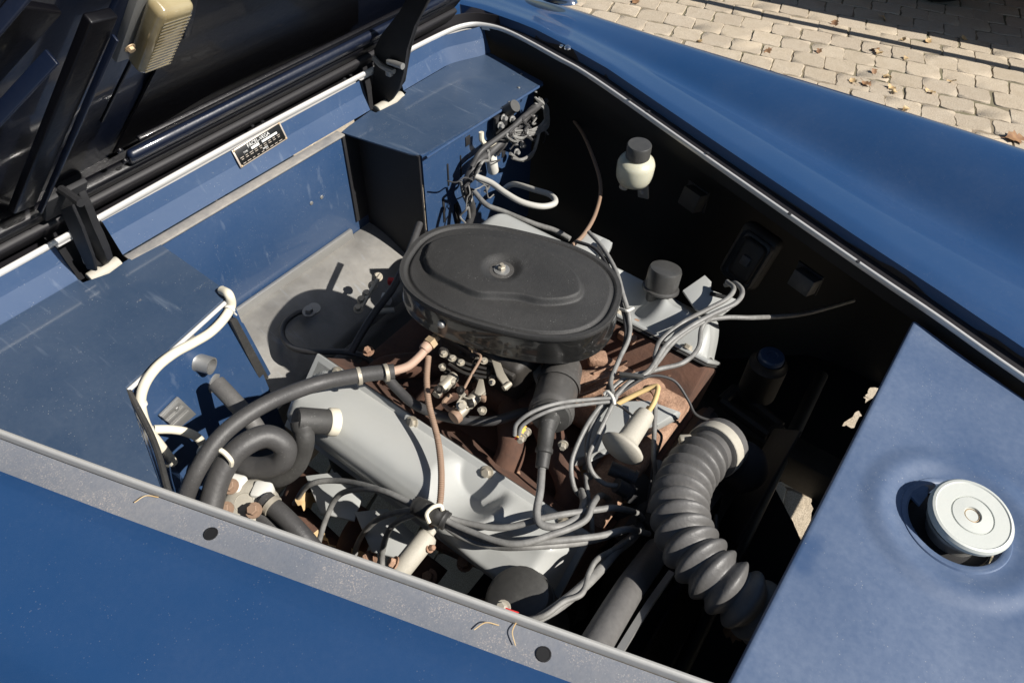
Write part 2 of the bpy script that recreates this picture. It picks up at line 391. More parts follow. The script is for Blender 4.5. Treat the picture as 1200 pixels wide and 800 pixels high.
# near box (vent box) with dusty top, front face and stubs
z0 = -.060
A_, B_, D_ = U(270, 345, z0), U(148, 455, z0), U(190, 575, z0)
E_ = Vector((D_.x+.03, -.50, z0))
def poly_face(pts, name, m, parent, thick=.0025, bev=.0008):
    pts = [Vector(p) for p in pts]; n = (pts[1]-pts[0]).cross(pts[2]-pts[0]).normalized()
    return MB().prism(pts, -n*thick, bev).build(name, m, parent)
vent = bpy.data.objects.new('vent_box', None); C.objects.link(vent); vent.parent = car
rim_in = [Vector((x, y+.004, z0)) for x, y in ((.42, -.487), (.254, -.537), (.10, -.580), (.03, -.592))]
top_poly = [Vector((.046, PK[0][1], z0)), Vector((.05, A_.y+.004, z0)), A_, B_, D_] + rim_in + [Vector((.023, -.592, z0)), Vector((.023, PK[0][0], z0)), Vector((.034, PK[0][0], z0)), Vector((.046, -.295, z0)), Vector((.040, PK[0][1], z0))]
poly_face(top_poly, 'box_top', 'panel', vent, .003, 0)
hB = Vector((0, 0, -.34))
MB().grid([[A_+Vector((0, 0, -.004)), B_+Vector((0, 0, -.004)), D_+Vector((0, 0, -.004)), E_+Vector((0, 0, -.004))], [A_+hB+Vector((.02, 0, 0)), B_+hB+Vector((.02, 0, 0)), D_+hB, E_+hB]]).build('box_front', 'panel2', vent)
MB().grid([[A_+Vector((0, -.001, -.004)), Vector((.036, A_.y, z0-.004))], [A_+hB, Vector((.036, A_.y, z0-.34))]]).build('box_side', 'panel2', vent)
fn = Vector(((B_-A_).y, -(B_-A_).x, 0)).normalized(); fn = fn if fn.x > 0 else -fn
def onface(px, py, d=.0): return UP(px, py, A_+fn*d, fn)
# folded lip along the box edge and a dark seal strip at its end
MB().tube([A_+Vector((.002, 0, -.003)), B_+Vector((.002, 0, -.003))], .0032, 8, smooth=False).build('edge_bead', 'alu', vent)
MB().tube([B_+Vector((.003, 0, -.004)), (B_+D_)/2+Vector((.006, .006, -.012)), D_+Vector((.004, .004, -.004))], .004, 8).build('edge_seal', 'rubber', vent)
q = onface(232, 424); MB().lathe([(.015, 0), (.013, .004), (.013, .022), (.0105, .022), (.0105, .005)], q, fn+Vector((.1, .25, -.1)), 20, cap=False).build('pipe_stub', 'steel', vent)
q = onface(252, 447); MB().lathe([(.020, 0), (.020, .003), (.014, .006)], q, fn+Vector((.1, .25, -.15)), 22).build('pipe_flange', 'steel', vent)
q = onface(222, 398); MB().hexbolt(q, fn, .006, .006).build('bolt', 'steel', vent)
c0 = [onface(*p, .006) for p in ((185, 486), (207, 464), (228, 484), (205, 503))]
MB().prism(c0, fn*.004, .0008).build('bracket', 'steel', vent)
c1 = [onface(*p, .0105) for p in ((190, 489), (210, 470), (213, 473), (193, 492))]
for k in range(3):
    MB().prism([onface(*p, .0105) for p in ((189+6*k, 488+5*k), (208+6*k, 470+5*k), (211+6*k, 473+5*k), (192+6*k, 491+5*k))], fn*.002, .0004).build('bracket_rib', 'steel', vent)
MB().hexbolt(onface(206, 478, .010), fn, .003, .003).build('bolt', 'steel', vent)
# dark rubber drip strip at the box's inner front edge
MB().prism([onface(*p, .004) for p in ((266, 374), (274, 371), (312, 441), (303, 447), (285, 412))], fn*.006, .001).build('rubber_flap', 'rubber', vent)
MB().prism([onface(*p, .002) for p in ((276, 373), (284, 378), (316, 437), (311, 442))], fn*.003, .001).build('side_flange', 'panel2', vent)
# far box (heater/fuse box)
hb = bpy.data.objects.new('heater_box', None); C.objects.link(hb); hb.parent = car
a_, b_, c_, d_ = U(400, 155, z0), U(495, 187, z0), U(638, 97, z0), U(556, 52, z0)
arc = []
def roundc(p, prv, nxt, r, n=6):
    p, prv, nxt = Vector(p), Vector(prv), Vector(nxt); u, v = (prv-p).normalized()*r, (nxt-p).normalized()*r
    return [(1-t)**2*(p+u)+2*t*(1-t)*p+t*t*(p+v) for t in [i/n for i in range(n+1)]]
top = [Vector((.023, PK[1][0], z0)), Vector((.030, .21, z0)), a_] + roundc(b_+Vector((-.012, .002, 0)), a_, c_, .025) + roundc(c_, b_, d_, .008, 3) + roundc(d_, c_, Vector((.03, .5, z0)), .05) + [Vector((.023, .5, z0)), Vector((.023, PK[1][1], z0)), Vector((.030, PK[1][1], z0)), Vector((.042, .335, z0)), Vector((.036, PK[1][0], z0))]
poly_face(top, 'box_top', 'panel', hb, .003, 0)
MB().box(((b_.x-.012), (b_.y+c_.y)/2+.004, -.235), (.004, c_.y-b_.y-.012, .345)).build('box_front', 'panel2', hb)
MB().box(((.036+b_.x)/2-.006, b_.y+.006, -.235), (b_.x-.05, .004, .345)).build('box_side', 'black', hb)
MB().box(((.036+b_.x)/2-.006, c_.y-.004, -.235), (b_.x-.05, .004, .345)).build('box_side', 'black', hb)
MB().tube([b_+Vector((-.001, .012, -.002)), c_+Vector((-.001, -.006, -.002))], .0028, 8, smooth=False).build('edge_bead', 'panel2', hb)
MB().box((.0385, b_.y-.012, -.165), (.004, .040, .200), None, .0012).build('mounting_flange', 'black', hb)
for px, py in ((597, 120), (589, 127), (611, 87), (608, 103), (628, 108)):
    MB().lathe([(.0028, 0), (.0025, .0012), (0, .0018)], U(px, py, z0+.0005), (0, 0, 1), 10).build('rivet', 'steel', hb)
# little black rectangular cut-outs / fittings on the box front
fx = b_.x-.0095
for (px, py, w_, h_) in ((512, 275, .020, .03), (520, 246, .006, .06), (535, 250, .012, .05), (525, 205, .004, .05), (540, 195, .003, .05), (548, 165, .014, .02), (575, 195, .01, .02), (590, 180, .012, .016)):
    q = UX(px, py, fx); MB().box(q, (.003, w_, h_), bev=.0008).build('fitting', 'black', hb)

# hinge pockets: black open boxes
for (a, b) in PK:
    m = MB(); x0, x1, zt, zb = -.03, .046, -.004, -.15
    m.grid([[(x1, a, z0-.003), (x1, b, z0-.003)], [(x1, a, zb), (x1, b, zb)]])
    m.grid([[(x0, a, zt), (x0, b, zt)], [(x0, a, zb), (x0, b, zb)]])
    m.grid([[(x0, a, zb), (x0, b, zb)], [(x1, a, zb), (x1, b, zb)]])
    for y in (a, b): m.grid([[(x0, y, zt), (.008, y, zt), (.023, y, z0-.002), (x1, y, z0-.003)], [(x0, y, zb), (.008, y, zb), (.023, y, zb), (x1, y, zb)]])
    m.build('hinge_pocket', 'black', car)
    sgn = 1 if a > 0 else -1
    MB().cyl((.026, a+.012, -.066), (.026, b-.010, -.066), .0115, 18, bev=.002).build('hinge_roller', 'dirtywhite', car)

# radiator panel (front cross panel) with pressed dish for the cap
cap_c = U(1140, 603, .004); CC = Vector((cap_c.x-.006, cap_c.y-.001))
rows = []
NX, NY = 130, 150
for i in range(NX+1):
    x = 1.031+.47*i/NX; r = []
    yf, yn = lerpy(FAR, x)-.010, lerpy(NEAR, x)+.009
    for j in range(NY+1):
        y = yn+(yf-yn)*j/NY; d = math.hypot(x-CC.x, y-CC.y)
        z = -.020-.008*sm(1.25, 1.5, x)
        z += .0035*sm(.104, .080, d)*(1-sm(.080, .058, d))
        z += .0015*math.sin(x*31+y*9)*.5
        r.append((x, y, z))
    rows.append(r)
rows.insert(0, [(1.029, p[1], p[2]-.0015) for p in rows[0]]); rows.insert(0, [(1.0285, p[1], p[2]-.005) for p in rows[0]]); rows.insert(0, [(1.030, p[1], p[2]-.018) for p in rows[0]])
rpm = MB().grid(rows)
kill = [f for f in rpm.bm.faces if math.hypot(f.calc_center_median().x-CC.x, f.calc_center_median().y-CC.y) < .0505]
bmesh.ops.delete(rpm.bm, geom=kill, context='FACES')
rp = rpm.build('radiator_panel', 'frontpanel', car, ang=70)
MB().lathe([(.0575, -.0012), (.0560, .0006), (.0510, .0008), (.0490, -.0006), (.0480, -.004), (.0475, -.018)], (CC.x, CC.y, -.0195), (0, 0, 1), 64, cap=False).build('pressed_rim', 'frontpanel', rp)
tq = [U(1050, 563, -.0195), U(1088, 570, -.0195), U(1078, 592, -.0195)]; tr = U(1087, 580, -.0125)
MB().prism([tq[0], tq[1], tr, tq[2]], (0, 0, -.003), 0).build('pressed_lip', 'frontpanel', rp)
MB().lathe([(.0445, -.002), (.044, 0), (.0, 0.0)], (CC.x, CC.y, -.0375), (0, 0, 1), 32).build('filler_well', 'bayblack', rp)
MB().lathe([(.028, -.02), (.028, .015), (.035, .018), (.035, .022), (.027, .023)], (CC.x+.004, CC.y, -.036), (0, 0, 1), 28).build('filler_neck', 'steel', rp)
# open holes in the near drain channel, their dark drawn as black discs
for px, py in ((247, 625), (637, 766)):
    q = U(px, py, -.0135)
    MB().lathe([(.0075, 0), (.0072, .0006), (.0062, .0007), (.0060, .0003), (0, .0003)], q, (0, 0, 1), 16).build('grommet', 'bayblack', car)
# trim screws
for px, py in ((296, 148), (308, 143), (404, 93), (738, 117), (760, 131), (829, 180), (1005, 307), (478, 52), (925, 251)):
    q = U(px, py, .0035); MB().lathe([(.0032, 0), (.003, .0012), (.001, .0016), (0, .0012)], q+Vector((.0, 0, .0005)), (0, 0, 1), 10).build('screw', 'black', car)

# inner wings, rails, radiator, under-bay parts
rows = []
for i in range(24):
    x = .03+.062*i; yr = lerpy(FAR, max(x, .113)); fl = sm(.55, .95, x)
    rows.append([(x, yr+.0005, -.006), (x, yr+.003, -.03), (x, yr+.02+.10*fl, -.06), (x, yr+.05+(.70-yr-.05)*fl, -.12), (x, yr+.06+(.76-yr-.06)*fl, -.25), (x, yr+.07+(.77-yr-.07)*fl, -.42), (x, yr+.07+(.775-yr-.07)*fl, -.602)])
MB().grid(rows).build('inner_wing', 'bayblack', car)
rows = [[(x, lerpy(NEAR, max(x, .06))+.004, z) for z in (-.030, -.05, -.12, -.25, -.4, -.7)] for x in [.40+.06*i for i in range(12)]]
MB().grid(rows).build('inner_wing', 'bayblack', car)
for y in (-.40, .42): MB().box((.6, y, -.56), (1.5, .06, .09), bev=.008).build('chassis_rail', 'greasy', car)
MB().box((.93, 0, -.62), (.10, .9, .08), bev=.01).build('crossmember', 'greasy', car)
MB().box((1.145, 0, -.32), (.075, .50, .52), bev=.01).build('radiator', 'black', car)
MB().cyl((1.0, -.17, -.62), (.95, .62, -.50), .014, 12).build('steering_rod', 'greasy', car)
# added dark sheet under the bay, gaps shaped as the sunlit ground patches
gaps = [[(905, 566), (925, 560), (952, 577), (951, 600), (940, 640), (930, 612)], [(962, 548), (978, 541), (968, 566), (962, 566)], [(987, 499), (1006, 481), (1010, 487), (1001, 501)], [(1012, 465), (1020, 454), (1032, 455), (1014, 472)], [(917, 529), (932, 515), (935, 519), (922, 531)]]
gp = [[(U(*q, -.60).x, U(*q, -.60).y) for q in g] for g in gaps]
def inside(x, y, pl):
    c = False; j = len(pl)-1
    for i in range(len(pl)):
        if (pl[i][1] > y) != (pl[j][1] > y) and x < (pl[j][0]-pl[i][0])*(y-pl[i][1])/(pl[j][1]-pl[i][1])+pl[i][0]: c = not c
        j = i
    return c
bm = bmesh.new()
def loop(pts):
    v = [bm.verts.new((x, y, -.60)) for x, y in pts]
    return [bm.edges.new((v[i], v[(i+1) % len(v)])) for i in range(len(v))]
es = loop([(.62, -.42), (1.36, -.42), (1.36, .80), (1.36, .86), (.62, .86)])
for g in gp:
    out = []
    for (x0_, y0_), (x1_, y1_) in zip(g, g[1:]+g[:1]):
        for k in range(5): t = k/5; j_ = .0035 if k else 0; out.append((x0_+(x1_-x0_)*t+random.uniform(-j_, j_), y0_+(y1_-y0_)*t+random.uniform(-j_, j_)))
    es += loop(out)
bmesh.ops.triangle_fill(bm, use_beauty=True, use_dissolve=False, edges=es)
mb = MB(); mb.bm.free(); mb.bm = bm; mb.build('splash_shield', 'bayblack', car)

# ------------------------------------------------------------------ bonnet (part of the car, raised)
TH = R(50); HO = Vector((-.014, 0, .020)); hd = Vector((math.cos(TH), 0, math.sin(TH))); hn = Vector((math.sin(TH), 0, -math.cos(TH)))
def HP(s, y, d=0.): return HO + hd*s + Vector((0, y, 0)) + hn*d
def UH(px, py, d=0.): return UP(px, py, HO+hn*d, hn)
bon = bpy.data.objects.new('bonnet', None); C.objects.link(bon); bon.parent = car
def hw(s): return .60-.30*max(0, s-.05)
def hoodgrid(s0, s1, w0, fz, ns, ny):
    return [[HP(s0+(s1-s0)*i/ns, hw(s0+(s1-s0)*i/ns)*w0*(2*j/ny-1), fz(s0+(s1-s0)*i/ns, 2*j/ny-1)) for j in range(ny+1)] for i in range(ns+1)]
MB().grid(hoodgrid(-.026, 1.35, 1., lambda s, t: -.055-.02*math.cos(t*1.5), 30, 30)).build('outer_skin', 'paint', bon)
MB().grid(hoodgrid(-.026, 1.35, .985, lambda s, t: -.040-.015*math.cos(t*1.5)+.03*sm(.93, 1., abs(t)), 30, 40)).build('inner_panel', 'hoodnavy', bon)
MB().grid([[HP(-.026, .6*(2*j/30-1), d) for j in range(31)] for d in (-.075, -.06, -.03, -.004)]).build('rear_lip', 'hoodblack', bon)
# pressed ridges that run along the hinge edge
def ridge(pts, r, m_, name, fl=.6):
    return MB().tube(pts, r, 14).build(name, m_, bon)
def bar(p, q, wd, ht, m_, name, d=0., bev=.006):
    p, q = Vector(p), Vector(q); u = (q-p).normalized(); v = hn.cross(u).normalized()
    rot = Matrix((u, v, hn)).transposed().to_4x4()
    return MB().box((p+q)/2+hn*d, ((q-p).length, wd, ht), rot, bev, 3).build(name, m_, bon)
bar(HP(-.008, -.60), HP(-.008, .58), .034, .014, 'rubbermat', 'edge_seal', .0, .005)
bar(HP(.024, -.60), HP(.024, .58), .030, .020, 'hoodblack', 'edge_frame', -.012, .006)
bar(HP(.058, -.19), HP(.058, .54), .030, .016, 'hoodnavy', 'edge_frame', -.012, .0075)
bar(HP(.088, -.17), HP(.084, .52), .006, .008, 'hoodblack', 'seam', -.020, .002)
bar(UH(28, 245), UH(122, 22), .030, .012, 'hoodblack', 'rib', -.004, .0025)
bar(UH(44, 245), UH(132, 40), .003, .008, 'hoodnavy', 'rib_lip', .004, .001)
bar(UH(78, 195), UH(205, -40), .030, .006, 'hoodnavy', 'rib', -.026, .002)
bar(UH(-60, 190), UH(58, 62), .004, .016, 'hoodnavy', 'rib_lip', .004, .0012)
bar(UH(-70, 160), UH(55, 20), .055, .010, 'hoodblack', 'rib', -.012, .003)
bar(UH(-70, 110), UH(40, -20), .004, .012, 'hoodnavy', 'rib_lip', .0, .0012)
bar(UH(138, 165), UH(205, 40), .004, .004, 'hoodblack', 'panel_seam', -.030, .001)
bar(UH(240, 70), UH(262, -30), .012, .006, 'hoodblack', 'rib', -.034, .002)
for px, py in ((140, 176), (146, 188), (88, 215), (100, 222)): MB().lathe([(.005, 0), (.0045, .003), (0, .004)], UH(px, py, -.008), hn, 12).build('bolt', 'hoodblack', bon)
# black lining panel between seam and far side
poly_face([UH(*p, -.046) for p in ((133, 180), (200, 50), (240, -30), (420, -30), (420, 28), (250, 108))], 'lining', 'hoodblack', bon, .003, 0)
# underbonnet lamp
l0, l1 = UH(168, 66, -.01), UH(196, -8, -.01)
u = (l1-l0).normalized(); v = hn.cross(u).normalized(); rot = Matrix((u, v, hn)).transposed().to_4x4()
MB().box((l0+l1)/2-hn*.012, ((l1-l0).length*1.12, .060, .016), rot, .004, 2).build('lamp_base', 'steel', bon)
MB().box((l0+l1)/2+hn*.008, ((l1-l0).length, .044, .026), rot, .009, 4).build('lamp_lens', 'lens', bon)
for k in range(16):
    MB().box(l0+(l1-l0)*((k+1.5)/19)+hn*.0211, (.0022, .034, .0002), rot, 0).build('lens_rib', 'lens', bon)
MB().hexbolt(UH(152, 56, .0), hn, .004, .004).build('lamp_screw', 'brass', bon)
# hinge arms: swan-neck plates that drop into the pockets
def arm(y, px, t):
    poly = [UY(*p, y) for p in px]
    return MB().prism(poly, (0, t, 0), .0015).build('hinge_arm', 'black', bon)
arm(.318, ((505, -4), (486, 30), (476, 58), (473, 85), (468, 104), (458, 118), (446, 128), (437, 124), (435, 105), (439, 80), (438, 58), (446, 42), (468, 16), (478, -6)), .008)
arm(.352, ((492, 20), (480, 60), (474, 96), (462, 112), (450, 112), (452, 80), (462, 50), (475, 20)), .004)
arm(-.292, ((84, 236), (92, 226), (100, 243), (110, 268), (121, 292), (126, 306), (121, 312), (113, 304), (100, 280), (88, 256)), .010)
arm(-.318, ((70, 246), (84, 240), (96, 268), (108, 300), (112, 318), (102, 316), (88, 286)), .004)
arm(-.268, ((100, 236), (108, 250), (121, 275), (130, 298), (126, 302), (112, 276), (100, 250)), .003)
for px, py, y in ((98, 302, -.31), (104, 298, -.300)):
    q = UY(px, py, y); MB().box(q, (.006, .004, .030), Matrix.Rotation(R(20), 4, 'Y'), .001).build('hinge_link', 'alu', bon)  # pale slivers: light through the hinge, put in as bright pieces
MB().cyl(UY(455, 72, .312), UY(472, 78, .312), .006, 10).build('hinge_link', 'steel', bon)
MB().box(UY(456, 85, .312), (.012, .010, .014), None, .002).build('hinge_nut', 'steel', bon)
MB().tube([UY(438, 68, .312), UY(448, 78, .310), UY(462, 84, .311)], .005, 8).build('hinge_link', 'steel', bon)
MB().box(HP(.06, -.295, .0), (.07, .06, .008), Matrix.Rotation(-TH, 4, 'Y'), .002).build('hinge_plate', 'black', bon)
MB().tube([UY(72, 222, -.30), UY(84, 230, -.30), UY(95, 238, -.30)], .006, 8).build('hinge_bolt', 'black', bon)

# ------------------------------------------------------------------ data plate
po, pn = Vector((.0125, 0, -.03)), Vector((.9, 0, .3)).normalized()
pc = [UP(*p, po, pn) for p in ((273, 176), (329, 142), (335, 163), (280, 198))]
pl = thing('data_plate', 'small black and silver maker plate riveted to the blue cowl panel', 'plate')
ctr = sum(pc, Vector())/4; pu = ((pc[1]-pc[0])+(pc[2]-pc[3])).normalized(); pv = pn.cross(pu).normalized(); pw = (pc[1]-pc[0]).length; ph = (pc[3]-pc[0]).length
prot = Matrix((pu, pv, pn)).transposed().to_4x4()
MB().box(ctr+pn*.0008, (pw, ph, .0016), prot, .0005).build('plate_border', 'plateedge', pl)
MB().box(ctr+pn*.0017, (pw*.94, ph*.88, .0008), prot, .0002).build('plate_face', 'plateblk', pl)
for sx in (-1, 1):
    for sy in (-1, 1): MB().lathe([(.0022, 0), (.0018, .001), (0, .0014)], ctr+pu*(sx*pw*.47)+pv*(sy*ph*.44)+pn*.0018, pn, 10).build('rivet', 'brass', pl)
def ptext(s, u_, v_, size):
    cu = bpy.data.curves.new('lettering', 'FONT'); cu.body = s; cu.size = size; cu.align_x = 'CENTER'; cu.align_y = 'CENTER'; cu.extrude = .0001
    t = bpy.data.objects.new('lettering', cu); C.objects.link(t)
    dg = bpy.context.evaluated_depsgraph_get(); me = bpy.data.meshes.new_from_object(t.evaluated_get(dg)); bpy.data.objects.remove(t)
    me.materials.clear(); me.materials.append(M['platewhite'])
    o = bpy.data.objects.new('lettering', me); C.objects.link(o); o.parent = pl
    o.matrix_world = Matrix.Translation(ctr+pu*(u_*pw)+pv*(v_*ph)+pn*.0023) @ prot
ptext('FACEL-VEGA', 0, .29, ph*.27); ptext('TYPE', -.30, .10, ph*.13); ptext('PARIS', .05, -.26, ph*.14)
for (u_, v_, w_, h_) in ((-.10, .10, .16, .13), (.2, .10, .32, .11)):
    MB().box(ctr+pu*(u_*pw)+pv*(v_*ph)+pn*.0022, (pw*w_, ph*h_, .0004), prot).build('stamped_field', 'platewhite', pl)
for row, v_ in ((0, -.05), (1, -.15), (2, -.36)):
    for k in range(9):
        wd = random.uniform(.04, .08); MB().box(ctr+pu*((-.4+.095*k)*pw)+pv*(v_*ph)+pn*.0022, (pw*wd, ph*.03, .0003), prot).build('small_print', 'plateedge', pl)

# ================================================================== ENGINE
eng = thing('engine', 'grey and rusty vee engine filling the bay between two ribbed-edge valve covers', 'engine')
eng['label'] = 'vee engine with pale grey valve covers and a rusty brown intake manifold'
def valve_cover(sd):
    n_ = Vector((0, sd*.7071, .7071)); b_ = Vector((0, sd*.7071, -.7071)); cen = Vector((.575 if sd < 0 else .566, sd*.2114, -.1979+(.018 if sd > 0 else -.004))); a_ = Vector((1, 0, 0))
    La, Lb, h = .480, .108, .062; A0 = .085
    def hgt(a, b):
        ea = La/2-abs(a); eb = Lb/2-abs(b); fr = sm(.0, .15, a); rc = .038-.016*fr; ew = .046-.016*fr
        if ea < rc and eb < rc: e = rc-math.hypot(rc-ea, rc-eb)
        else: e = min(ea, eb)
        hh = h*(1-(1-min(1, max(0, e)/ew))**2.2) if e < ew else h
        hh += .003*sm(.02, .06, eb)
        d = math.hypot((a-A0)/.055, (b+Lb/2)/.054); hh *= 1-.86*sm(1.1, .62, d)
        hh *= 1-.20*sm(A0+.03, A0+.07, a)*sm(.05, -.03, b)
        hh -= .010*sm(-.150, -.24, a)*sm(.0, .05, -b)
        return max(0, hh)
    NA, NB = 130, 56; rows = []
    for i in range(NA+1):
        a = -La/2+La*i/NA; rows.append([cen+a_*a+b_*(-Lb/2+Lb*j/NB)+n_*(.003+hgt(a, -Lb/2+Lb*j/NB)) for j in range(NB+1)])
    vc = MB().grid(rows, flip=(sd > 0)).build('valve_cover', 'cover', eng, ang=80)
    rot = Matrix((a_, b_, n_)).transposed().to_4x4()
    if rot.determinant() < 0: rot = Matrix((a_, -b_, n_)).transposed().to_4x4()
    MB().box(cen, (La+.018, Lb+.020, .006), rot, .002).build('flange', 'cover', vc)
    MB().box(cen-n_*.006, (La+.016, Lb+.018, .004), rot, .001).build('gasket', 'rubber', vc)
    MB().box(cen-n_*.048, (La+.02, Lb+.01, .078), rot, .006).build('cylinder_head', 'rustdark', eng)
    for a in (-.20, -.05, A0, .21):
        MB().hexbolt(cen+a_*a-b_*(Lb/2+.002)+n_*.003, n_, .0065, .006).build('bolt', 'zinc', vc)
    return cen, n_, b_
cenN, nN, bN = valve_cover(-1); cenF, nF, bF = valve_cover(1)
MB().box((.575, 0, -.40), (.50, .30, .30), bev=.03).build('cylinder_block', 'greasy', eng)
MB().prism([Vector((.34, -.15, -.22)), Vector((.34, .15, -.22)), Vector((.34, .09, -.30)), Vector((.34, -.09, -.30))], (.49, 0, 0), .01).build('valley_pan', 'rustdark', eng)  # dark tone stands in for the shade under the air cleaner
MB().box((.30, 0, -.40), (.07, .36, .30), bev=.03).build('bellhousing', 'greasy', eng)
MB().box((.845, 0.02, -.36), (.05, .30, .30), bev=.03).build('timing_cover', 'greasy', eng)
# intake manifold: plenum, runners, crossover and lugs
im = MB().box((.56, .0, -.185), (.22, .13, .05), bev=.016, seg=3).build('intake_manifold', 'rustdark', eng)  # plenum coloured dark for the shade it lies in
for sd in (-1, 1):
    for xa, xb in ((.50, .40), (.54, .50), (.60, .655), (.65, .76)):
        MB().tube([(xa, sd*.03, -.185), ((xa+xb)/2, sd*.075, -.180), (xb, sd*.115, -.196), (xb, sd*.165, -.235)], .021, 12, rf=lambda l, t: .020+.006*abs(t-.5)).build('runner', 'rust' if sd > 0 else 'rustdark', im)  # near runners darker: shade of air cleaner and coil put into the colour
    MB().box((.585, sd*.148, -.218), (.46, .026, .030), Matrix.Rotation(R(-sd*40), 4, 'X'), .005).build('manifold_flange', 'rust', im)
MB().box((.72, .06, -.198), (.20, .13, .020), Matrix.Rotation(R(8), 4, 'X'), .008, 3).build('crossover', 'rust', im)
MB().box((.79, .0, -.21), (.06, .27, .028), None, .01, 3).build('water_crossover', 'rust', im)
lug = U(806, 430, -.165)
MB().box(lug+Vector((-.005, .0, -.014)), (.055, .05, .022), Matrix.Rotation(R(25), 4, 'Z'), .009, 3).build('lug', 'rust', im)
MB().lathe([(.012, -.01), (.012, .006), (.007, .006), (.007, -.002)], lug, (0, -.3, 1), 18, cap=False).build('boss', 'rust', im)
for px, py, z in ((755, 470, -.17), (768, 462, -.17), (700, 420, -.155), (735, 395, -.155), (780, 478, -.18), (676, 535, -.2), (605, 560, -.21)):
    q = U(px, py, z); MB().box(q, (random.uniform(.018, .035), random.uniform(.014, .024), .016), Matrix.Rotation(random.uniform(-1, 1), 4, 'Z'), .005, 2).build('casting_lump', 'rust', im)
for px, py, z in ((735, 388, -.150), (745, 380, -.15), (432, 412, -.17), (690, 560, -.2), (565, 560, -.2)):
    MB().hexbolt(U(px, py, z), (0, -.2, 1), .006, .008).build('bolt', 'rust', im)
# ribbed black tray with fins beside the coil (cooling fins of the manifold heat shield)
for k in range(4):
    p = U(688+9*k, 470-13*k, -.158); MB().box(p, (.003, .060, .006), Matrix.Rotation(R(-28), 4, 'Z'), .001).build('fin', 'rust', im)
# spark plug shields and exhaust manifold, near side
for k, (px, py) in enumerate(((392, 578), (452, 622))):
    q = U(px, py, -.235)
    MB().prism([q+Vector(v) for v in ((-.055, -.005, .0), (-.02, .025, .006), (.035, .020, .0), (.05, -.012, -.006), (.0, -.030, -.012))], (0, 0, -.004), .001).build('heat_shield', 'cover', eng)
MB().tube([(.38, -.335, -.33), (.52, -.345, -.335), (.64, -.345, -.34), (.74, -.33, -.35)], .028, 14).build('exhaust_manifold', 'rustdark', eng)
for x in (.40, .52, .64, .75): MB().tube([(x, -.27, -.29), (x, -.31, -.305), (x+.008, -.34, -.335)], .023, 12).build('exhaust_port', 'rustdark', eng)
for px, py in ((433, 655), (503, 676), (545, 660)): MB().hexbolt(U(px, py, -.28), (0, -.4, 1), .008, .010).build('bolt', 'rust', eng)
MB().box(U(545, 645, -.29), (.12, .03, .02), Matrix.Rotation(R(12), 4, 'Z'), .006).build('manifold_clamp', 'rust', eng)
# grey plate, front of near head (thermostat/distributor base)
MB().prism([U(*p, -.215) for p in ((655, 560), (700, 505), (745, 480), (770, 500), (722, 560))], (0, 0, -.02), .004).build('front_casting', 'cover', eng)
MB().prism([U(*p, -.16) for p in ((700, 470), (760, 468), (800, 482), (768, 498), (690, 530), (668, 545))], (0, 0, -.02), .004).build('timing_casting', 'cover', eng)
# thermostat housing neck for the ribbed hose
th0 = U(866, 545, -.165)
MB().lathe([(.030, -.025), (.036, -.012), (.037, .0), (.033, .012), (.031, .03)], th0, U(838, 525, -.12)-th0, 26).build('thermostat_neck', 'black', eng)
# fan belt pulleys deep in the dark
MB().lathe([(.09, 0), (.09, .02), (.07, .025), (.03, .03)], (.90, .02, -.36), (1, 0, 0), 30).build('fan_pulley', 'greasy', eng)
for k in range(4):
    MB().box((.955, .02+.13*math.cos(.5+k*1.571), -.36+.13*math.sin(.5+k*1.571)), (.006, .09, .20), Matrix.Rotation(.5+k*1.571-math.pi/2, 4, 'X') @ Matrix.Rotation(R(25), 4, 'Z'), .004).build('fan_blade', 'greasy', eng)
# far-side bracket plate with slot
bp_ = U(830, 345, -.12)
br = [U(*p, -.12) for p in ((800, 340), (826, 322), (834, 330), (832, 340), (868, 352), (842, 372), (815, 362))]
MB().prism(br, (0, 0, -.004), .001).build('slotted_bracket', 'cover', eng)
s0 = U(832, 344, -.1195); s1 = U(851, 349, -.1195)
MB().tube([s0, s1], .004, 8, smooth=False).build('bracket_slot', 'bayblack', eng)
MB().prism([U(*p, -.10) for p in ((668, 286), (690, 270), (716, 282), (702, 298), (690, 303))], (0, 0, -.02), .002).build('rear_bracket', 'cover', eng)
MB().prism([U(*p, -.085) for p in ((700, 285), (707, 279), (718, 284), (712, 296))], (0, 0, -.012), .001).build('bracket_tab', 'cover', eng)

# carburettor
cb = thing('carburettor', 'dark carburettor with tarnished linkage under the air cleaner', 'carburettor')
MB().box((.55, .0, -.12), (.15, .12, .075), bev=.012, seg=3).build('float_bowl', 'greasy', cb)
MB().cyl((.54, .03, -.10), (.54, .03, -.062), .055, 24).build('air_horn', 'greasy', cb)
MB().box((.555, -.05, -.098), (.13, .03, .012), bev=.003).build('bowl_cover', 'greasy', cb)
def pc_(px, py, z): return U(px, py, z)
MB().box(pc_(525, 447, -.115), (.022, .014, .014), Matrix.Rotation(R(35), 4, 'Z'), .003).build('choke_linkage', 'zinc', cb)
MB().cyl(pc_(533, 440, -.115), pc_(517, 456, -.115), .0085, 14, bev=.002).build('dashpot', 'zinc', cb)
MB().cyl(pc_(514, 459, -.115), pc_(511, 463, -.115), .006, 12).build('dashpot_tip', 'zinc', cb)
MB().cyl(pc_(565, 457, -.11), pc_(536, 486, -.118), .0085, 14, bev=.002).build('throttle_dashpot', 'zinc', cb)
MB().cyl(pc_(537, 485, -.118), pc_(531, 490, -.118), .0105, 14, bev=.002).build('dashpot_cap', 'brown', cb)
MB().tube([pc_(536, 473, -.108), pc_(541, 464, -.106), pc_(552, 469, -.106), pc_(547, 478, -.108)], .002, 8, smooth=False).build('link_clip', 'zinc', cb)
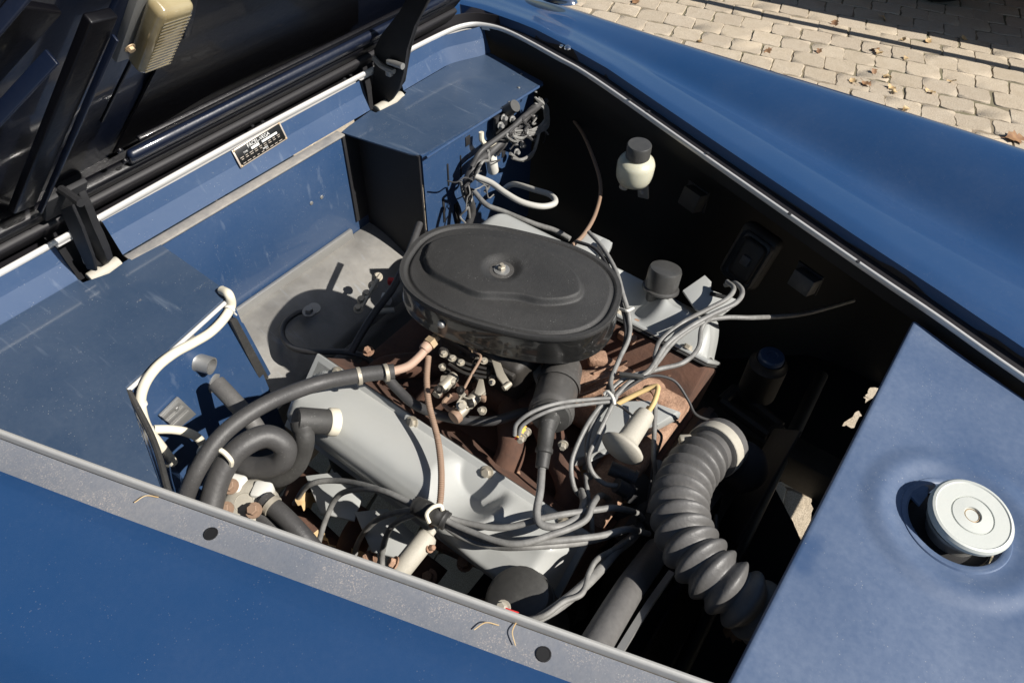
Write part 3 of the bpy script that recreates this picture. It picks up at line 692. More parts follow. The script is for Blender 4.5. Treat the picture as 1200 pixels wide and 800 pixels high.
MB().prism([pc_(*p, -.10) for p in ((556, 460), (562, 441), (566, 442), (569, 458), (562, 464))], (0, 0, -.004), .0008).build('lever', 'zinc', cb)
MB().prism([pc_(*p, -.085) for p in ((576, 421), (587, 425), (590, 436), (600, 450), (594, 456), (582, 440))], (0, 0, -.004), .0008).build('lever', 'zinc', cb)
MB().cyl(pc_(590, 455, -.085), pc_(598, 449, -.085), .004, 10).build('lever_pin', 'zinc', cb)
MB().tube([pc_(550, 408, -.082), pc_(560, 414, -.083), pc_(563, 420, -.083), pc_(553, 438, -.092), pc_(544, 455, -.10)], .0020, 8).build('choke_rod', 'brown', cb)
MB().cyl(pc_(552, 405, -.08), pc_(556, 410, -.08), .005, 10).build('screw', 'brass', cb)
MB().tube([pc_(528, 463, -.12), pc_(520, 472, -.12), pc_(527, 480, -.12), pc_(533, 478, -.12)], .0035, 8).build('link', 'brown', cb)
for px, py in ((540, 425), (567, 423), (520, 415), (530, 420)): MB().hexbolt(pc_(px, py, -.088), (0, -.1, 1), .004, .004).build('screw', 'zinc', cb)
for k in range(3): MB().tube([pc_(520+3*k, 412+7*k, -.09), pc_(545, 425+6*k, -.092), pc_(570, 432+5*k, -.095)], .0022, 6).build('casting_rib', 'greasy', cb)
rr_ = random.Random(5)
for k in range(26):
    q = pc_(rr_.uniform(508, 602), rr_.uniform(412, 486), rr_.uniform(-.125, -.095)); mm = rr_.choice(('greasy', 'greasy', 'greasy', 'zinc', 'brown'))
    if k % 2: MB().hexbolt(q, (rr_.uniform(-.5, .5), -.6, .8), rr_.uniform(.003, .005), rr_.uniform(.004, .009)).build('fitting', mm, cb)
    else: MB().box(q, (rr_.uniform(.006, .018), rr_.uniform(.005, .010), rr_.uniform(.005, .010)), Matrix.Rotation(rr_.uniform(0, 3), 4, 'Z'), .0015).build('fitting', mm, cb)
MB().prism([pc_(*p, -.12) for p in ((622, 415), (633, 413), (634, 430), (640, 447), (630, 452), (624, 436))], (0, 0, -.006), .001).build('throttle_bracket', 'zinc', cb)

# air cleaner
ac = thing('air_cleaner', 'oval black air cleaner with an embossed lid and centre nut on the engine', 'air cleaner')
AX, AY, AR = .540, .0325, R(17); SA, SB = .160, .103
def acp(r, th, z, k=1.):
    n_ = 2.5
    c, s = math.cos(th), math.sin(th); x = SA*abs(c)**(2/n_)*(1 if c > 0 else -1)*r; y = SB*abs(s)**(2/n_)*(1 if s > 0 else -1)*r
    return Vector((AX+x*math.cos(AR)-y*math.sin(AR), AY+x*math.sin(AR)+y*math.cos(AR), z))
EMB = spline([Vector((a, b, 0)) for a, b in ((.424, -.020), (.409, .014), (.432, .050), (.475, .080), (.52, .098), (.57, .100), (.615, .088), (.643, .062), (.636, .036), (.610, .012), (.580, .000), (.555, -.016), (.530, -.032), (.490, -.036), (.452, -.036), (.424, -.020))], 5)
EP = [(p.x, p.y) for p in EMB]
def sdist(x, y):
    d = 9
    for (a, b), (c, e) in zip(EP, EP[1:]):
        dx, dy = c-a, e-b; l = dx*dx+dy*dy
        t = max(0, min(1, ((x-a)*dx+(y-b)*dy)/l)) if l else 0
        d = min(d, math.hypot(x-a-t*dx, y-b-t*dy))
    return d if inside(x, y, EP) else -d
SX, SY = U(588, 313, -.008).x, U(588, 313, -.008).y
rows = []; NT = 180
for i in range(90):
    r = max(.004, i/89*.985); rr = []
    for k in range(NT):
        p = acp(r, 2*math.pi*k/NT, 0); z = -.020+.0095*sm(-.0025, .003, sdist(p.x, p.y))
        d = math.hypot(p.x-SX, p.y-SY); z -= .007*sm(.032, .012, d); z += .003*sm(.9, .6, r)
        z -= .0035*sm(.900, .918, r)*sm(.955, .937, r)
        rr.append((p.x, p.y, z))
    rows.append(rr)
for r, z in ((.998, -.0198), (1.004, -.0225), (1.004, -.027), (.995, -.0295), (.985, -.030)): rows.append([acp(r, 2*math.pi*k/NT, z) for k in range(NT)])
MB().grid(rows, closed=True).build('lid', 'aclid', ac, ang=60)
rows = [[acp(r, 2*math.pi*k/NT, z) for k in range(NT)] for r, z in ((.6, -.029), (.965, -.029), (.975, -.033), (.985, -.055), (.988, -.069), (.999, -.0715), (.995, -.0735), (.96, -.0745), (.5, -.076), (.01, -.076))]
MB().grid(rows, closed=True).build('housing', 'acside', ac, ang=50)
MB().lathe([(.0195, 0), (.0195, .002), (.0175, .0035), (.011, .0032)], (SX, SY, -.0165), (0, 0, 1), 30).build('washer', 'coil', ac)
MB().lathe([(.0115, 0), (.0115, .0015), (.007, .002)], (SX, SY, -.0133), (0, 0, 1), 24).build('washer', 'steel', ac)
MB().lathe([(.0058, 0), (.0058, .005), (.0048, .006)], (SX, SY, -.0118), (0, 0, 1), 6).build('nut', 'zinc', ac)
MB().cyl((SX, SY, -.007), (SX, SY, -.002), .0028, 10).build('stud', 'zinc', ac)
def on_side(px, py):
    z = -.05
    q = U(px, py, z); return q
q = U(517, 380, -.047); MB().lathe([(.0058, -.002), (.0055, .002), (.003, .0045), (0, .005)], q, (-.2, -1, .2), 16).build('screw', 'steel', ac)
for px0, py0, px1, py1 in ((497, 355, 500, 378), (619, 388, 617, 412)):
    MB().tube([U(px0, py0, -.036), U(px1, py1, -.062)], .0016, 6, smooth=False).build('seam', 'acside', ac)
MB().cyl((AX, AY, -.10), (AX, AY, -.08), .06, 28).build('throat', 'greasy', ac)

# ignition coil
co = thing('ignition_coil', 'dusty black cylindrical ignition coil with a rubber boot beside the air cleaner', 'ignition coil')
k0, k1 = U(660, 428, -.125), U(645, 487, -.095); ka = (k1-k0).normalized(); kl = (k1-k0).length
MB().lathe([(.0, -.002), (.020, 0), (.027, .004), (.0295, .012), (.0295, kl-.012), (.031, kl-.011), (.031, kl-.006), (.0295, kl-.004), (.0285, kl)], k0, ka, 30).build('can', 'coil', co)
MB().lathe([(.0285, kl-.002), (.026, kl+.004), (.014, kl+.006), (.012, kl+.022), (.010, kl+.035), (0, kl+.036)], k0, ka, 26).build('tower', 'capblk', co)
bt0 = k1+ka*.030; bt1 = U(635, 548, -.105); ba = (bt1-bt0)
MB().lathe([(.0125, -.012), (.011, .0), (.010, ba.length*.45), (.0115, ba.length*.5), (.0115, ba.length*.6), (.0095, ba.length*.63), (.0085, ba.length), (.004, ba.length+.001)], bt0, ba, 20).build('boot', 'rubber', co)
for px, py in ((617, 505), (660, 520), (611, 512)):
    MB().hexbolt(U(px, py, -.09), ka, .0045, .008).build('terminal', 'zinc', co)
MB().tube(W((614, 500, -.087), (611, 507, -.088), (607, 514, -.09)), .005, 8).build('terminal_sleeve', 'yellow', co)
MB().tube(W((605, 511, -.09), (611, 514, -.09)), .0045, 8, smooth=False).build('terminal_sleeve', 'red', co)
MB().lathe([(.0318, 0), (.0318, .012)], k0+ka*kl*.42, ka, 30, cap=False).build('clamp', 'coil', co)

# vacuum advance (dirty white mushroom) and distributor
di = thing('distributor', 'distributor with a dirty white mushroom vacuum unit among the plug leads', 'distributor')
v0, v1 = U(728, 527, -.11), U(757, 484, -.10); va = (v1-v0).normalized(); vl = (v1-v0).length
MB().lathe([(.0, -.008), (.014, -.007), (.024, -.004), (.0295, .0), (.0305, .002), (.030, .0045), (.026, .008), (.018, .012), (.0150, .018), (.0135, vl*.9), (.012, vl), (.006, vl+.001)], v0, va, 28).build('vacuum_unit', 'dirtywhite', di)
MB().cyl(v1, v1+va*.010, .0045, 10).build('nipple', 'brass', di)
MB().lathe([(.05, -.06), (.048, -.02), (.046, .0), (.030, .012), (.012, .015), (.010, .024), (0, .024)], U(735, 585, -.22), (.25, -.25, 1), 26).build('cap', 'bayblack', di)
for (a, b) in (((722, 568, -.155), (735, 575, -.165)), ((715, 548, -.16), (742, 560, -.165))):
    MB().tube([U(*a), U(*b)], .0105, 12, smooth=False, rf=lambda l, t: .0105).build('lead_boot', 'hose', di)
    MB().lathe([(.0125, 0), (.0125, .004)], U(*b), U(*b)-U(*a), 14).build('boot_ring', 'hose', di)
MB().box(U(765, 640, -.3), (.05, .05, .18), None, .01).build('shaft_housing', 'greasy', di)

# oil filler cap
fc = thing('oil_filler_cap', 'black oil filler cap standing on the far valve cover', 'cap')
q0, q1 = U(774, 338, -.124), U(776, 306, -.045); qa = Vector((-.05, .22, 1)).normalized()
MB().lathe([(.020, -.03), (.020, -.002), (.0305, .0), (.030, .003), (.0268, .005), (.0268, .034), (.025, .0385), (.020, .040), (0, .0395)], q0, qa, 34).build('cap_body', 'capblk', fc)

# fluid bottle on the far inner wing
fb = thing('fluid_reservoir', 'translucent fluid bottle with black cap bracketed to the dark inner wing', 'bottle')
b0 = UY(742, 213, .435); ba = Vector((.02, -.05, 1)).normalized()
MB().lathe([(.010, -.004), (.022, 0), (.029, .005), (.0325, .013), (.0335, .022), (.0335, .040), (.031, .047), (.024, .052), (.018, .055), (.018, .064)], b0, ba, 30).build('bottle', 'bottle', fb)
MB().lathe([(.0205, .055), (.0215, .056), (.0215, .079), (.020, .081), (0, .0815)], b0, ba, 28).build('screw_cap', 'capblk', fb)
MB().box(b0+Vector((.012, .02, -.015)), (.022, .006, .050), Matrix.Rotation(R(-12), 4, 'Y'), .002).build('bracket', 'steel', fb)
MB().hexbolt(b0+Vector((.014, .015, -.025)), (0, -1, .2), .003, .003).build('bolt', 'steel', fb)
MB().cyl(b0+Vector((-.012, -.012, -.012)), b0+Vector((-.010, -.010, .002)), .008, 12).build('outlet', 'dirtywhite', fb)

# dark fittings along the far inner wing
hl = thing('headlamp_housing', 'dark rectangular headlamp housing with a pale gasket inside the far wing', 'lamp')
cc = UY(880, 300, .44); hrot = Matrix.Rotation(R(-18), 4, 'Z') @ Matrix.Rotation(R(-22), 4, 'X')
MB().box(cc, (.075, .035, .105), hrot, .012, 3).build('shell', 'greasy', hl)
MB().box(cc+Vector((0, -.018, .004)), (.062, .008, .090), hrot, .010, 3).build('gasket', 'hose', hl)
MB().box(cc+Vector((0, -.0235, .006)), (.050, .006, .076), hrot, .010, 3).build('back_glass', 'greasy', hl)
MB().box(cc+Vector((.0, -.028, .008)), (.018, .008, .018), hrot, .003).build('connector', 'hose', hl)
rl = thing('relay_box', 'small grey relay box fixed inside the far wing near the front panel', 'box')
cc = UY(943, 330, .40); MB().box(cc, (.040, .028, .030), Matrix.Rotation(R(-18), 4, 'Z') @ Matrix.Rotation(R(-15), 4, 'X'), .003).build('case', 'hose', rl)
MB().box(cc+Vector((0, .016, -.004)), (.05, .004, .04), Matrix.Rotation(R(-18), 4, 'Z'), .001).build('mount', 'black', rl)
rl = thing('regulator_box', 'dull dark box on the inner wing below the fluid bottle', 'box')
cc = UY(812, 233, .47); MB().box(cc, (.040, .026, .036), Matrix.Rotation(R(-18), 4, 'Z') @ Matrix.Rotation(R(-15), 4, 'X'), .003).build('case', 'greasy', rl)
MB().box(cc+Vector((0, .016, -.004)), (.05, .004, .045), Matrix.Rotation(R(-18), 4, 'Z'), .001).build('mount', 'black', rl)
br_ = thing('brake_reservoir', 'round dark reservoir with bluish cap low in the shadow of the far wing', 'reservoir')
cc = UY(903, 421, .36)
MB().lathe([(.034, -.09), (.034, -.012), (.028, -.008), (.025, 0)], cc, (0, 0, 1), 24).build('tank', 'greasy', br_)
MB().lathe([(.022, -.006), (.0225, .008), (.020, .011), (.010, .012), (.009, .010), (0, .010)], cc, (0, 0, 1), 24).build('cap', 'panel2', br_)
st = thing('steering_box', 'dark square frame bracket low in the bay beside the far wing', 'bracket')
f0 = [U(*p, -.36) for p in ((845, 470), (862, 455), (915, 500), (900, 510))]
for a, b in ((0, 1), (1, 2), (2, 3), (3, 0)): MB().tube([f0[a], f0[b]], .010, 8, smooth=False).build('frame_bar', 'greasy', st)

# radiator cap
rc = thing('radiator_cap', 'round pale metal radiator cap standing in the dish of the front panel', 'cap')
ra = Vector((.05, -.09, 1)).normalized(); o0 = cap_c-ra*.011
MB().lathe([(.024, -.014), (.024, .0), (.038, .0005), (.0420, .003), (.0425, .0085), (.0405, .0115), (.0378, .0122), (.0366, .0112), (.022, .0110), (.0212, .0098), (.0202, .0110), (.009, .0116), (.0082, .0095)], o0, ra, 48).build('disc', mat('cap_metal', (.50, .53, .50), .42, metal=.25, dust=((.55, .53, .48), .5), bump=.1), rc)
MB().lathe([(.0082, .0092), (.0070, .0102), (.006, .0085), (0, .008)], o0, ra, 24).build('rivet', 'brass', rc)

# breather elbow on the near valve cover
el = thing('breather_elbow', 'black rubber breather elbow plugged into a pale ring on the valve cover', 'hose elbow')
e0, e1 = U(386, 494, -.130), U(346, 492, -.105); ea = (e1-e0).normalized(); elh = (e1-e0).length
MB().lathe([(.0195, -.010), (.0195, .0), (.0175, .003)], e0, ea, 26).build('collar', 'cream', el)
MB().lathe([(.0165, .002), (.0172, .005), (.0178, elh-.006), (.0165, elh-.001), (.013, elh), (0, elh+.0005)], e0, ea, 26).build('elbow', 'rubber', el)
MB().tube([e0+ea*(elh*.82), U(357, 512, -.125), U(354, 530, -.150), U(345, 548, -.175), U(325, 560, -.195), U(300, 556, -.205)], .0135, 14, rf=lambda l, t: .0135+.002*(t < .12)).build('drop_hose', 'rubber', el)

# fuel pump
fp = thing('pump', 'grey cast pump with three bolts low beside the near rim', 'pump')
p0 = U(288, 592, -.16)
MB().lathe([(.030, -.05), (.036, -.03), (.037, -.008), (.033, .0), (.025, .006), (.010, .008), (0, .008)], p0, (.1, -.3, 1), 26).build('body', 'dirtywhite', fp)
for px, py in ((271, 570), (265, 597), (298, 598)): MB().hexbolt(U(px, py, -.145), (.1, -.3, 1), .007, .009).build('bolt', 'brown', fp)
MB().box(U(273, 567, -.155), (.035, .026, .02), Matrix.Rotation(.4, 4, 'Z'), .006, 3).build('lug', 'white', fp)
MB().box(U(308, 577, -.155), (.024, .024, .022), Matrix.Rotation(.5, 4, 'Z'), .004).build('outlet', 'white', fp)
for k in range(3): MB().lathe([(.012+.007*k, 0), (.0125+.007*k, .002), (.015+.007*k, 0)], p0+Vector((0, 0, .0065-.002*k)), (.1, -.3, 1), 22, cap=False).build('ring', 'dirtywhite', fp)
# sensor / sender at the near rim
se = thing('oil_sender', 'pale cylindrical sender angled down beside the exhaust manifold', 'sensor')
s0, s1 = U(503, 626, -.155), U(466, 672, -.17); sa_ = (s1-s0).normalized(); sl = (s1-s0).length
MB().lathe([(.004, -.018), (.005, -.012), (.0055, -.002), (.011, .0), (.0135, .004), (.0135, sl-.004), (.012, sl), (.006, sl)], s0, sa_, 22).build('body', 'dirtywhite', se)
MB().hexbolt(U(463, 660, -.16), (-.6, -.4, .6), .006, .008).build('bolt', 'rust', se)
MB().hexbolt(U(503, 642, -.155), (.6, .2, .6), .004, .008).build('screw', 'rust', se)
sb = thing('starter_motor', 'black round ended motor lying below the near rim', 'motor')
s0, s1 = U(604, 698, -.15), U(640, 745, -.29); sx = (s1-s0).normalized()
MB().lathe([(0, 0), (.034, .001), (.039, .005), (.040, .012), (.0405, .11)], s0, sx, 30).build('case', 'capblk', sb)
MB().lathe([(.0405, .02), (.0425, .022), (.0425, .028), (.0405, .03)], s0, sx, 30, cap=False).build('band', 'rubber', sb)
MB().hexbolt(U(590, 712, -.135), -sx+Vector((0, -.5, .6)), .006, .01).build('terminal', 'dirtywhite', sb)
MB().tube(W((588, 713, -.13), (598, 717, -.13), (607, 720, -.135)), .0035, 8).build('red_lead', 'red', sb)

# ================================================================== HOSES AND CABLES
def cable(name, label, cat, m_, r, pts, extra=None, n=10, rf=None, group=None, sub=10):
    t = thing(name, label, cat, group=group)
    MB().tube(W(*pts), r, n, rf=rf, sub=sub).build('sheath' if r < .006 else 'tube', m_, t)
    return t
def ring(t, px, py, z, ax, r, wd, m_='zinc', name='clamp'):
    MB().lathe([(r-.001, 0), (r, .0005), (r, wd-.0005), (r-.001, wd)], U(px, py, z), ax, 20).build(name, m_, t)
# fuel hose across the near valve cover, with brass-coloured tail
h = cable('fuel_hose', 'long dark grey rubber hose arching over the near valve cover', 'hose', 'hose', .0108, ((205, 625, -.15), (217, 585, -.115), (232, 550, -.085), (262, 508, -.068), (310, 474, -.070), (370, 450, -.090), (425, 439, -.096), (462, 435, -.100)))
for px, py in ((418, 441), (450, 437)):
    d = U(px+10, py-2, -.0975)-U(px, py, -.096); ring(h, px, py, -.097, d, .0128, .006)
MB().tube(W((460, 435, -.100), (478, 429, -.100), (492, 417, -.095), (500, 407, -.09)), .0062, 12).build('copper_tail', 'copper', h)
d = U(507, 399, -.088)-U(497, 409, -.09)
MB().lathe([(.007, -.006), (.0085, -.003), (.0085, .004), (.007, .006)], U(499, 407, -.09), d, 14).build('hose_collar', 'copper', h)
MB().lathe([(.0105, 0), (.0105, .009), (.007, .011), (.007, .018)], U(502, 404, -.089), d, 6).build('union_nut', 'brass', h)
# thick heater hose with loop
h = cable('heater_hose', 'thick looped rubber hose tied to the arching hose by a pale band', 'hose', 'hose', .0152, ((240, 640, -.16), (250, 580, -.125), (264, 545, -.105), (285, 522, -.095), (312, 511, -.100), (333, 522, -.118), (330, 540, -.140), (308, 548, -.155), (282, 545, -.165), (262, 530, -.20)), n=16)
t0 = thing('hose_tie', 'pale plastic band tying two rubber hoses together beside the pump', 'band')
MB().tube(W((233, 530, -.085), (238, 524, -.072), (258, 527, -.075), (270, 538, -.085), (271, 545, -.098)), .0032, 8).build('strap', 'cream', t0)
h = cable('heater_pipe', 'grey metal pipe leaving the vent box beneath the hoses', 'pipe', 'steel', .0125, ((254, 449, -.125), (272, 468, -.135), (292, 490, -.15), (302, 505, -.17), (305, 520, -.20)), n=16)
M['steelpipe'] = M['hose']
h.children[0].data.materials[0] = M['bellow']
# twin hoses beside the pump
for lab, pts in (('short clamped hose running down from the pump outlet', ((310, 585, -.15), (335, 607, -.155), (365, 640, -.175), (395, 680, -.22))), ('short unclamped hose beside the pump and below its clamped twin', ((300, 600, -.165), (325, 622, -.175), (350, 648, -.19), (380, 690, -.24)))):
    h = cable('pump_hose', lab, 'hose', 'hose', .0122, pts, n=14, group='short hoses at the pump')
    if 'short clamped' in lab: ring(h, 316, 590, -.15, U(330, 602, -.154)-U(316, 590, -.15), .0140, .007)
# cream conduit round the vent box
h = thing('cream_conduit', 'cream plastic conduit curling round the edge of the vent box', 'conduit')
MB().tube([U(260, 340, -.054), U(268, 345, -.050), onface(271, 358, .008), onface(262, 374, .012), onface(246, 390, .014), onface(226, 402, .014), onface(204, 414, .014), onface(183, 431, .014), onface(169, 452, .014), onface(165, 474, .016), onface(172, 500, .022), onface(188, 522, .028), onface(203, 542, .03)], .0066, 12).build('sheath', 'cream', h)
MB().tube([onface(180, 503, .02), onface(200, 503, .03), onface(218, 506, .04), onface(232, 513, .045), onface(240, 524, .045)], .0062, 10).build('branch', 'cream', h)
MB().lathe([(.0078, 0), (.0078, .004)], onface(270, 361, .009), onface(262, 374, .012)-onface(270, 361, .009), 14).build('tie', 'white', h)
MB().tube([onface(271, 363, .012), onface(277, 369, .012)], .0015, 6).build('tie_tail', 'white', h)
for px, py in ((173, 502), (165, 472)): MB().lathe([(.0076, 0), (.0076, .004)], onface(px, py, .016+.0002*(py-472)), onface(px+5, py+12, .02)-onface(px, py, .016), 14).build('tie', 'white', h)
cable('edge_cable', 'thin dark cable following the corner of the vent box below the conduit', 'cable', 'wire_d', .0036, ((146, 462, -.064), (156, 490, -.075), (168, 520, -.09), (180, 545, -.11), (192, 575, -.14)))
# plug leads, near bank
LG = 'spark plug leads of the near bank'
tails = [((345, 590, -.29), (362, 568, -.21), (395, 563, -0.185), (440, 572, -0.143), (485, 592, -0.128), (508, 600, -0.124), (545, 612, -0.128), (590, 618, -0.118), (645, 605, -0.106), (700, 597, -0.113), (722, 595, -0.123), (748, 602, -.19), (758, 618, -.25)),
         ((372, 640, -0.280), (383, 605, -0.240), (400, 578, -0.200), (440, 573, -0.140), (480, 588, -0.124), (508, 601, -0.118), (545, 620, -0.120), (600, 637, -0.104), (650, 625, -0.098), (685, 610, -0.103), (695, 590, -0.108), (705, 580, -.16), (720, 590, -.23)),
         ((415, 680, -0.300), (418, 640, -0.270), (440, 610, -0.198), (478, 598, -0.143), (508, 604, -0.128), (540, 622, -0.130), (590, 636, -0.119), (640, 634, -0.108), (700, 628, -0.113), (735, 620, -0.128), (760, 625, -.22)),
         ((450, 690, -0.278), (448, 650, -0.248), (458, 618, -0.198), (485, 603, -0.143), (508, 606, -0.133), (540, 628, -0.138), (580, 640, -0.133), (625, 640, -0.116), (690, 634, -.14), (742, 618, -.21))]
labs = ['plug lead running to the rearmost spark plug shield', 'plug lead dropping past the brown leaf behind the shields', 'plug lead entering between the two heat shields', 'plug lead dropping beside the pale sender']
for lab, pts in zip(labs, tails):
    cable('plug_lead', lab, 'cable', 'wire', .0041, pts, group=LG)
tp = thing('lead_tape', 'dark tape wrapped round the bundle of plug leads', 'tape')
MB().tube(W((488, 592, -.126), (500, 598, -.122), (512, 604, -.122), (524, 611, -.124)), .012, 16, jit=.04).build('wrap', 'rubber', tp)
tt = thing('lead_tie', 'cream ring tying the brown line to the plug leads', 'band')
MB().tube(W((503, 612, -.118), (500, 602, -.108), (507, 594, -.104), (516, 592, -.106), (519, 598, -.11)), .0026, 8).build('strap', 'cream', tt)
cable('coil_lead', 'grey lead curving from the coil boot down over the valve cover', 'cable', 'wire', .0050, ((635, 548, -.105), (633, 575, -.100), (629, 600, -.098), (634, 614, -.098), (655, 617, -.10), (676, 607, -.11), (684, 590, -.125), (681, 575, -.15)))
# braided brown line
h = cable('brown_line', 'thin brown braided line hanging from the carburettor to the sender', 'cable', 'brown', .0043, ((502, 418, -.10), (500, 445, -.105), (503, 475, -.112), (513, 515, -.118), (517, 550, -.122), (516, 585, -.128), (511, 603, -.135), (506, 616, -.15)), rf=lambda l, t: .0043+.0004*math.sin(l*2*math.pi/.0028), sub=60)
# leads round the distributor
LG2 = 'leads between the distributor and the wing'
specs = [
 ('lead', 'grey lead leaving the tie beside the coil and looping to the distributor front', .0033, 'wire', ((718, 462, -.10), (700, 480, -.105), (684, 505, -.11), (670, 540, -.125), (672, 568, -.14), (680, 580, -.155), (690, 578, -.165))),
 ('lead', 'grey lead running from the tie into the ringed rubber boot', .0033, 'wire', ((722, 465, -.10), (710, 490, -.106), (698, 515, -.115), (690, 535, -.125), (694, 553, -.14), (708, 566, -.15), (724, 569, -.155))),
 ('lead', 'grey lead dropping straight down beside the mushroom vacuum unit', .0033, 'wire', ((768, 470, -.125), (767, 500, -.13), (766, 535, -.14), (768, 560, -.17), (760, 600, -.2))),
 ('lead', 'grey lead standing upright between the coil lead and the boots', .0032, 'wire', ((686, 555, -.15), (689, 580, -.15), (693, 605, -.155), (694, 625, -.17))),
 ('lead', 'paired grey lead passing over the coil to its yellow terminal', .0027, 'wire', ((720, 466, -.09), (690, 468, -.085), (655, 472, -.062), (625, 482, -.060), (606, 496, -.07), (603, 510, -.085))),
 ('lead', 'second thin lead passing over the coil to its red terminal', .0026, 'wire', ((720, 470, -.094), (690, 473, -.09), (655, 478, -.064), (630, 487, -.064), (612, 499, -.075), (608, 512, -.088))),
 ('lead', 'grey lead climbing along the air cleaner toward the rear bracket', .0035, 'wire', ((718, 460, -.10), (716, 445, -.10), (726, 420, -.095), (737, 395, -.085), (737, 370, -.06), (730, 345, -.05), (722, 318, -.05), (706, 290, -.055), (690, 272, -.06))),
 ('lead', 'dark lead twisted beside the air cleaner lead', .0030, 'wire_d', ((712, 455, -.105), (724, 425, -.10), (733, 398, -.09), (732, 372, -.065), (724, 345, -.055), (714, 315, -.055), (698, 292, -.06), (676, 283, -.07))),
 ('lead', 'upper grey lead looping from the tie up over the far valve cover', .0038, 'wire', ((712, 475, -.11), (735, 450, -.105), (760, 435, -.10), (780, 405, -.095), (805, 385, -.085), (835, 368, -.08), (862, 355, -.075), (870, 342, -.08), (862, 332, -.09), (850, 334, -.11))),
 ('lead', 'lower grey lead looping over the far valve cover beside its twin', .0038, 'wire', ((725, 460, -.11), (765, 432, -.105), (768, 415, -.10), (775, 398, -.10), (800, 378, -.095), (830, 362, -.085), (852, 350, -.08), (860, 338, -.085), (852, 330, -.095))),
 ('lead', 'grey lead crossing the rusty casting in front of the far valve cover', .0036, 'wire', ((700, 475, -.12), (730, 445, -.11), (770, 433, -.11), (800, 425, -.11), (818, 408, -.11), (822, 385, -.105), (832, 372, -.095), (850, 363, -.09))),
 ('lead', 'pale lead bridging from the far valve cover into the dark wing', .0038, 'wire', ((735, 452, -.11), (765, 430, -.108), (790, 400, -.105), (822, 378, -.10), (850, 372, -.10), (886, 372, -.11), (940, 368, -.17), (1000, 352, -.22))),
 ('lead', 'thin dark lead arching to a connector in the shadow', .0021, 'wire_d', ((725, 462, -.11), (745, 448, -.10), (765, 440, -.095), (790, 446, -.10), (806, 468, -.12), (815, 485, -.14), (832, 492, -.17), (846, 492, -.19))),
 ('lead', 'thin black lead running to the mushroom vacuum unit', .0017, 'wire_d', ((715, 470, -.10), (730, 478, -.10), (745, 490, -.095))),
 ('lead', 'thin dark lead behind the mushroom vacuum unit', .0019, 'wire_d', ((765, 500, -.14), (775, 510, -.15), (772, 525, -.16), (765, 545, -.18), (758, 600, -.22))),
 ('lead', 'thick grey lead descending from the tie past the coil', .0036, 'wire', ((728, 455, -.11), (710, 475, -.112), (695, 495, -.118), (688, 520, -.13), (690, 545, -.15), (692, 560, -.17))),
]
for nm, lab, r, m_, pts in specs: cable('ignition_lead', lab, 'cable', m_, r, pts)
cable('yellow_lead', 'yellow lead bent sharply into the mushroom vacuum unit', 'cable', 'brass', .0036, ((722, 474, -.11), (745, 462, -.10), (766, 453, -.09), (771, 455, -.088), (767, 470, -.09), (758, 485, -.10)), sub=12).children[0].data.materials[0] = mat('ochre_sheath', (.62, .44, .18), .5, dust=((.5, .4, .25), .4))
tt = thing('lead_tie', 'white tie gathering the leads beside the coil', 'band')
MB().tube(W((708, 462, -.092), (712, 459, -.088), (718, 466, -.088), (720, 474, -.092)), .0026, 8).build('strap', 'white', tt)
tt = thing('lead_tie', 'white tie round the leads at the right edge of the air cleaner', 'band')
tt['label'] = 'white tie round the leads that climb along the air cleaner'
MB().tube(W((727, 362, -.055), (735, 364, -.046), (742, 361, -.055)), .0022, 8).build('strap', 'white', tt)
cl = thing('lead_clip', 'black separator clip across the leads in front of the air cleaner', 'clip')
MB().box(U(740, 440, -.092), (.034, .006, .006), Matrix.Rotation(R(30), 4, 'Z'), .001).build('clip_bar', 'capblk', cl)
cable('connector_lead', 'bundle of two taped grey cables hanging beside the ribbed hose', 'cable', 'wire', .0066, ((772, 540, -.20), (765, 590, -.22), (745, 625, -.22), (722, 645, -.165), (705, 665, -.14), (680, 690, -.125), (648, 715, -.12), (612, 738, -.13)))
cable('twisted_lead', 'thin pale cable twisted round the taped cables near the rim', 'cable', 'wire', .0034, ((740, 630, -.18), (722, 642, -.157), (700, 655, -.130), (690, 672, -.127), (682, 695, -.118), (660, 705, -.113), (635, 722, -.113), (600, 728, -.13)))
# ribbed radiator hose
bl = thing('ribbed_hose', 'large weathered ribbed rubber hose from the thermostat neck to the radiator', 'hose')
rfun = lambda l, t: .0268+(.0088*(.5+.5*math.cos(l*2*math.pi/.0190))**.7 if .10 < t < .99 else .004)
MB().tube(W((845, 520, -.125), (822, 538, -.110), (804, 562, -.098), (796, 595, -.086), (804, 630, -.078), (825, 661, -.074), (850, 686, -.074), (878, 708, -.082), (905, 730, -.105)), .036, 36, rf=rfun, sub=52).build('tube', 'bellow', bl)
dd = U(845, 520, -.125)-U(822, 538, -.110)
MB().lathe([(.033, -.020), (.0365, -.018), (.0365, .012), (.033, .014)], U(842, 523, -.122), dd, 32).build('cuff', 'bellow', bl)
MB().lathe([(.0368, -.010), (.0378, -.009), (.0378, .007), (.0368, .008)], U(838, 526, -.120), dd, 32, cap=False).build('clamp', 'dirtywhite', bl)
MB().box(U(803, 515, -.095), (.016, .010, .012), Matrix.Rotation(R(40), 4, 'Z'), .002).build('clamp_screw', 'zinc', bl)
# pipes in the front shadow
cable('lower_pipe', 'thick grey pipe slanting down below the ribbed hose to the rim', 'pipe', 'bellow', .0170, ((770, 645, -.20), (738, 690, -.13), (700, 752, -.085), (683, 783, -.07)), n=18)
cable('flat_rod', 'thin pale rod lying parallel to the thick pipe by the rim', 'rod', 'steel', .0055, ((786, 672, -.19), (758, 712, -.13), (725, 765, -.09), (708, 795, -.07)), n=4)
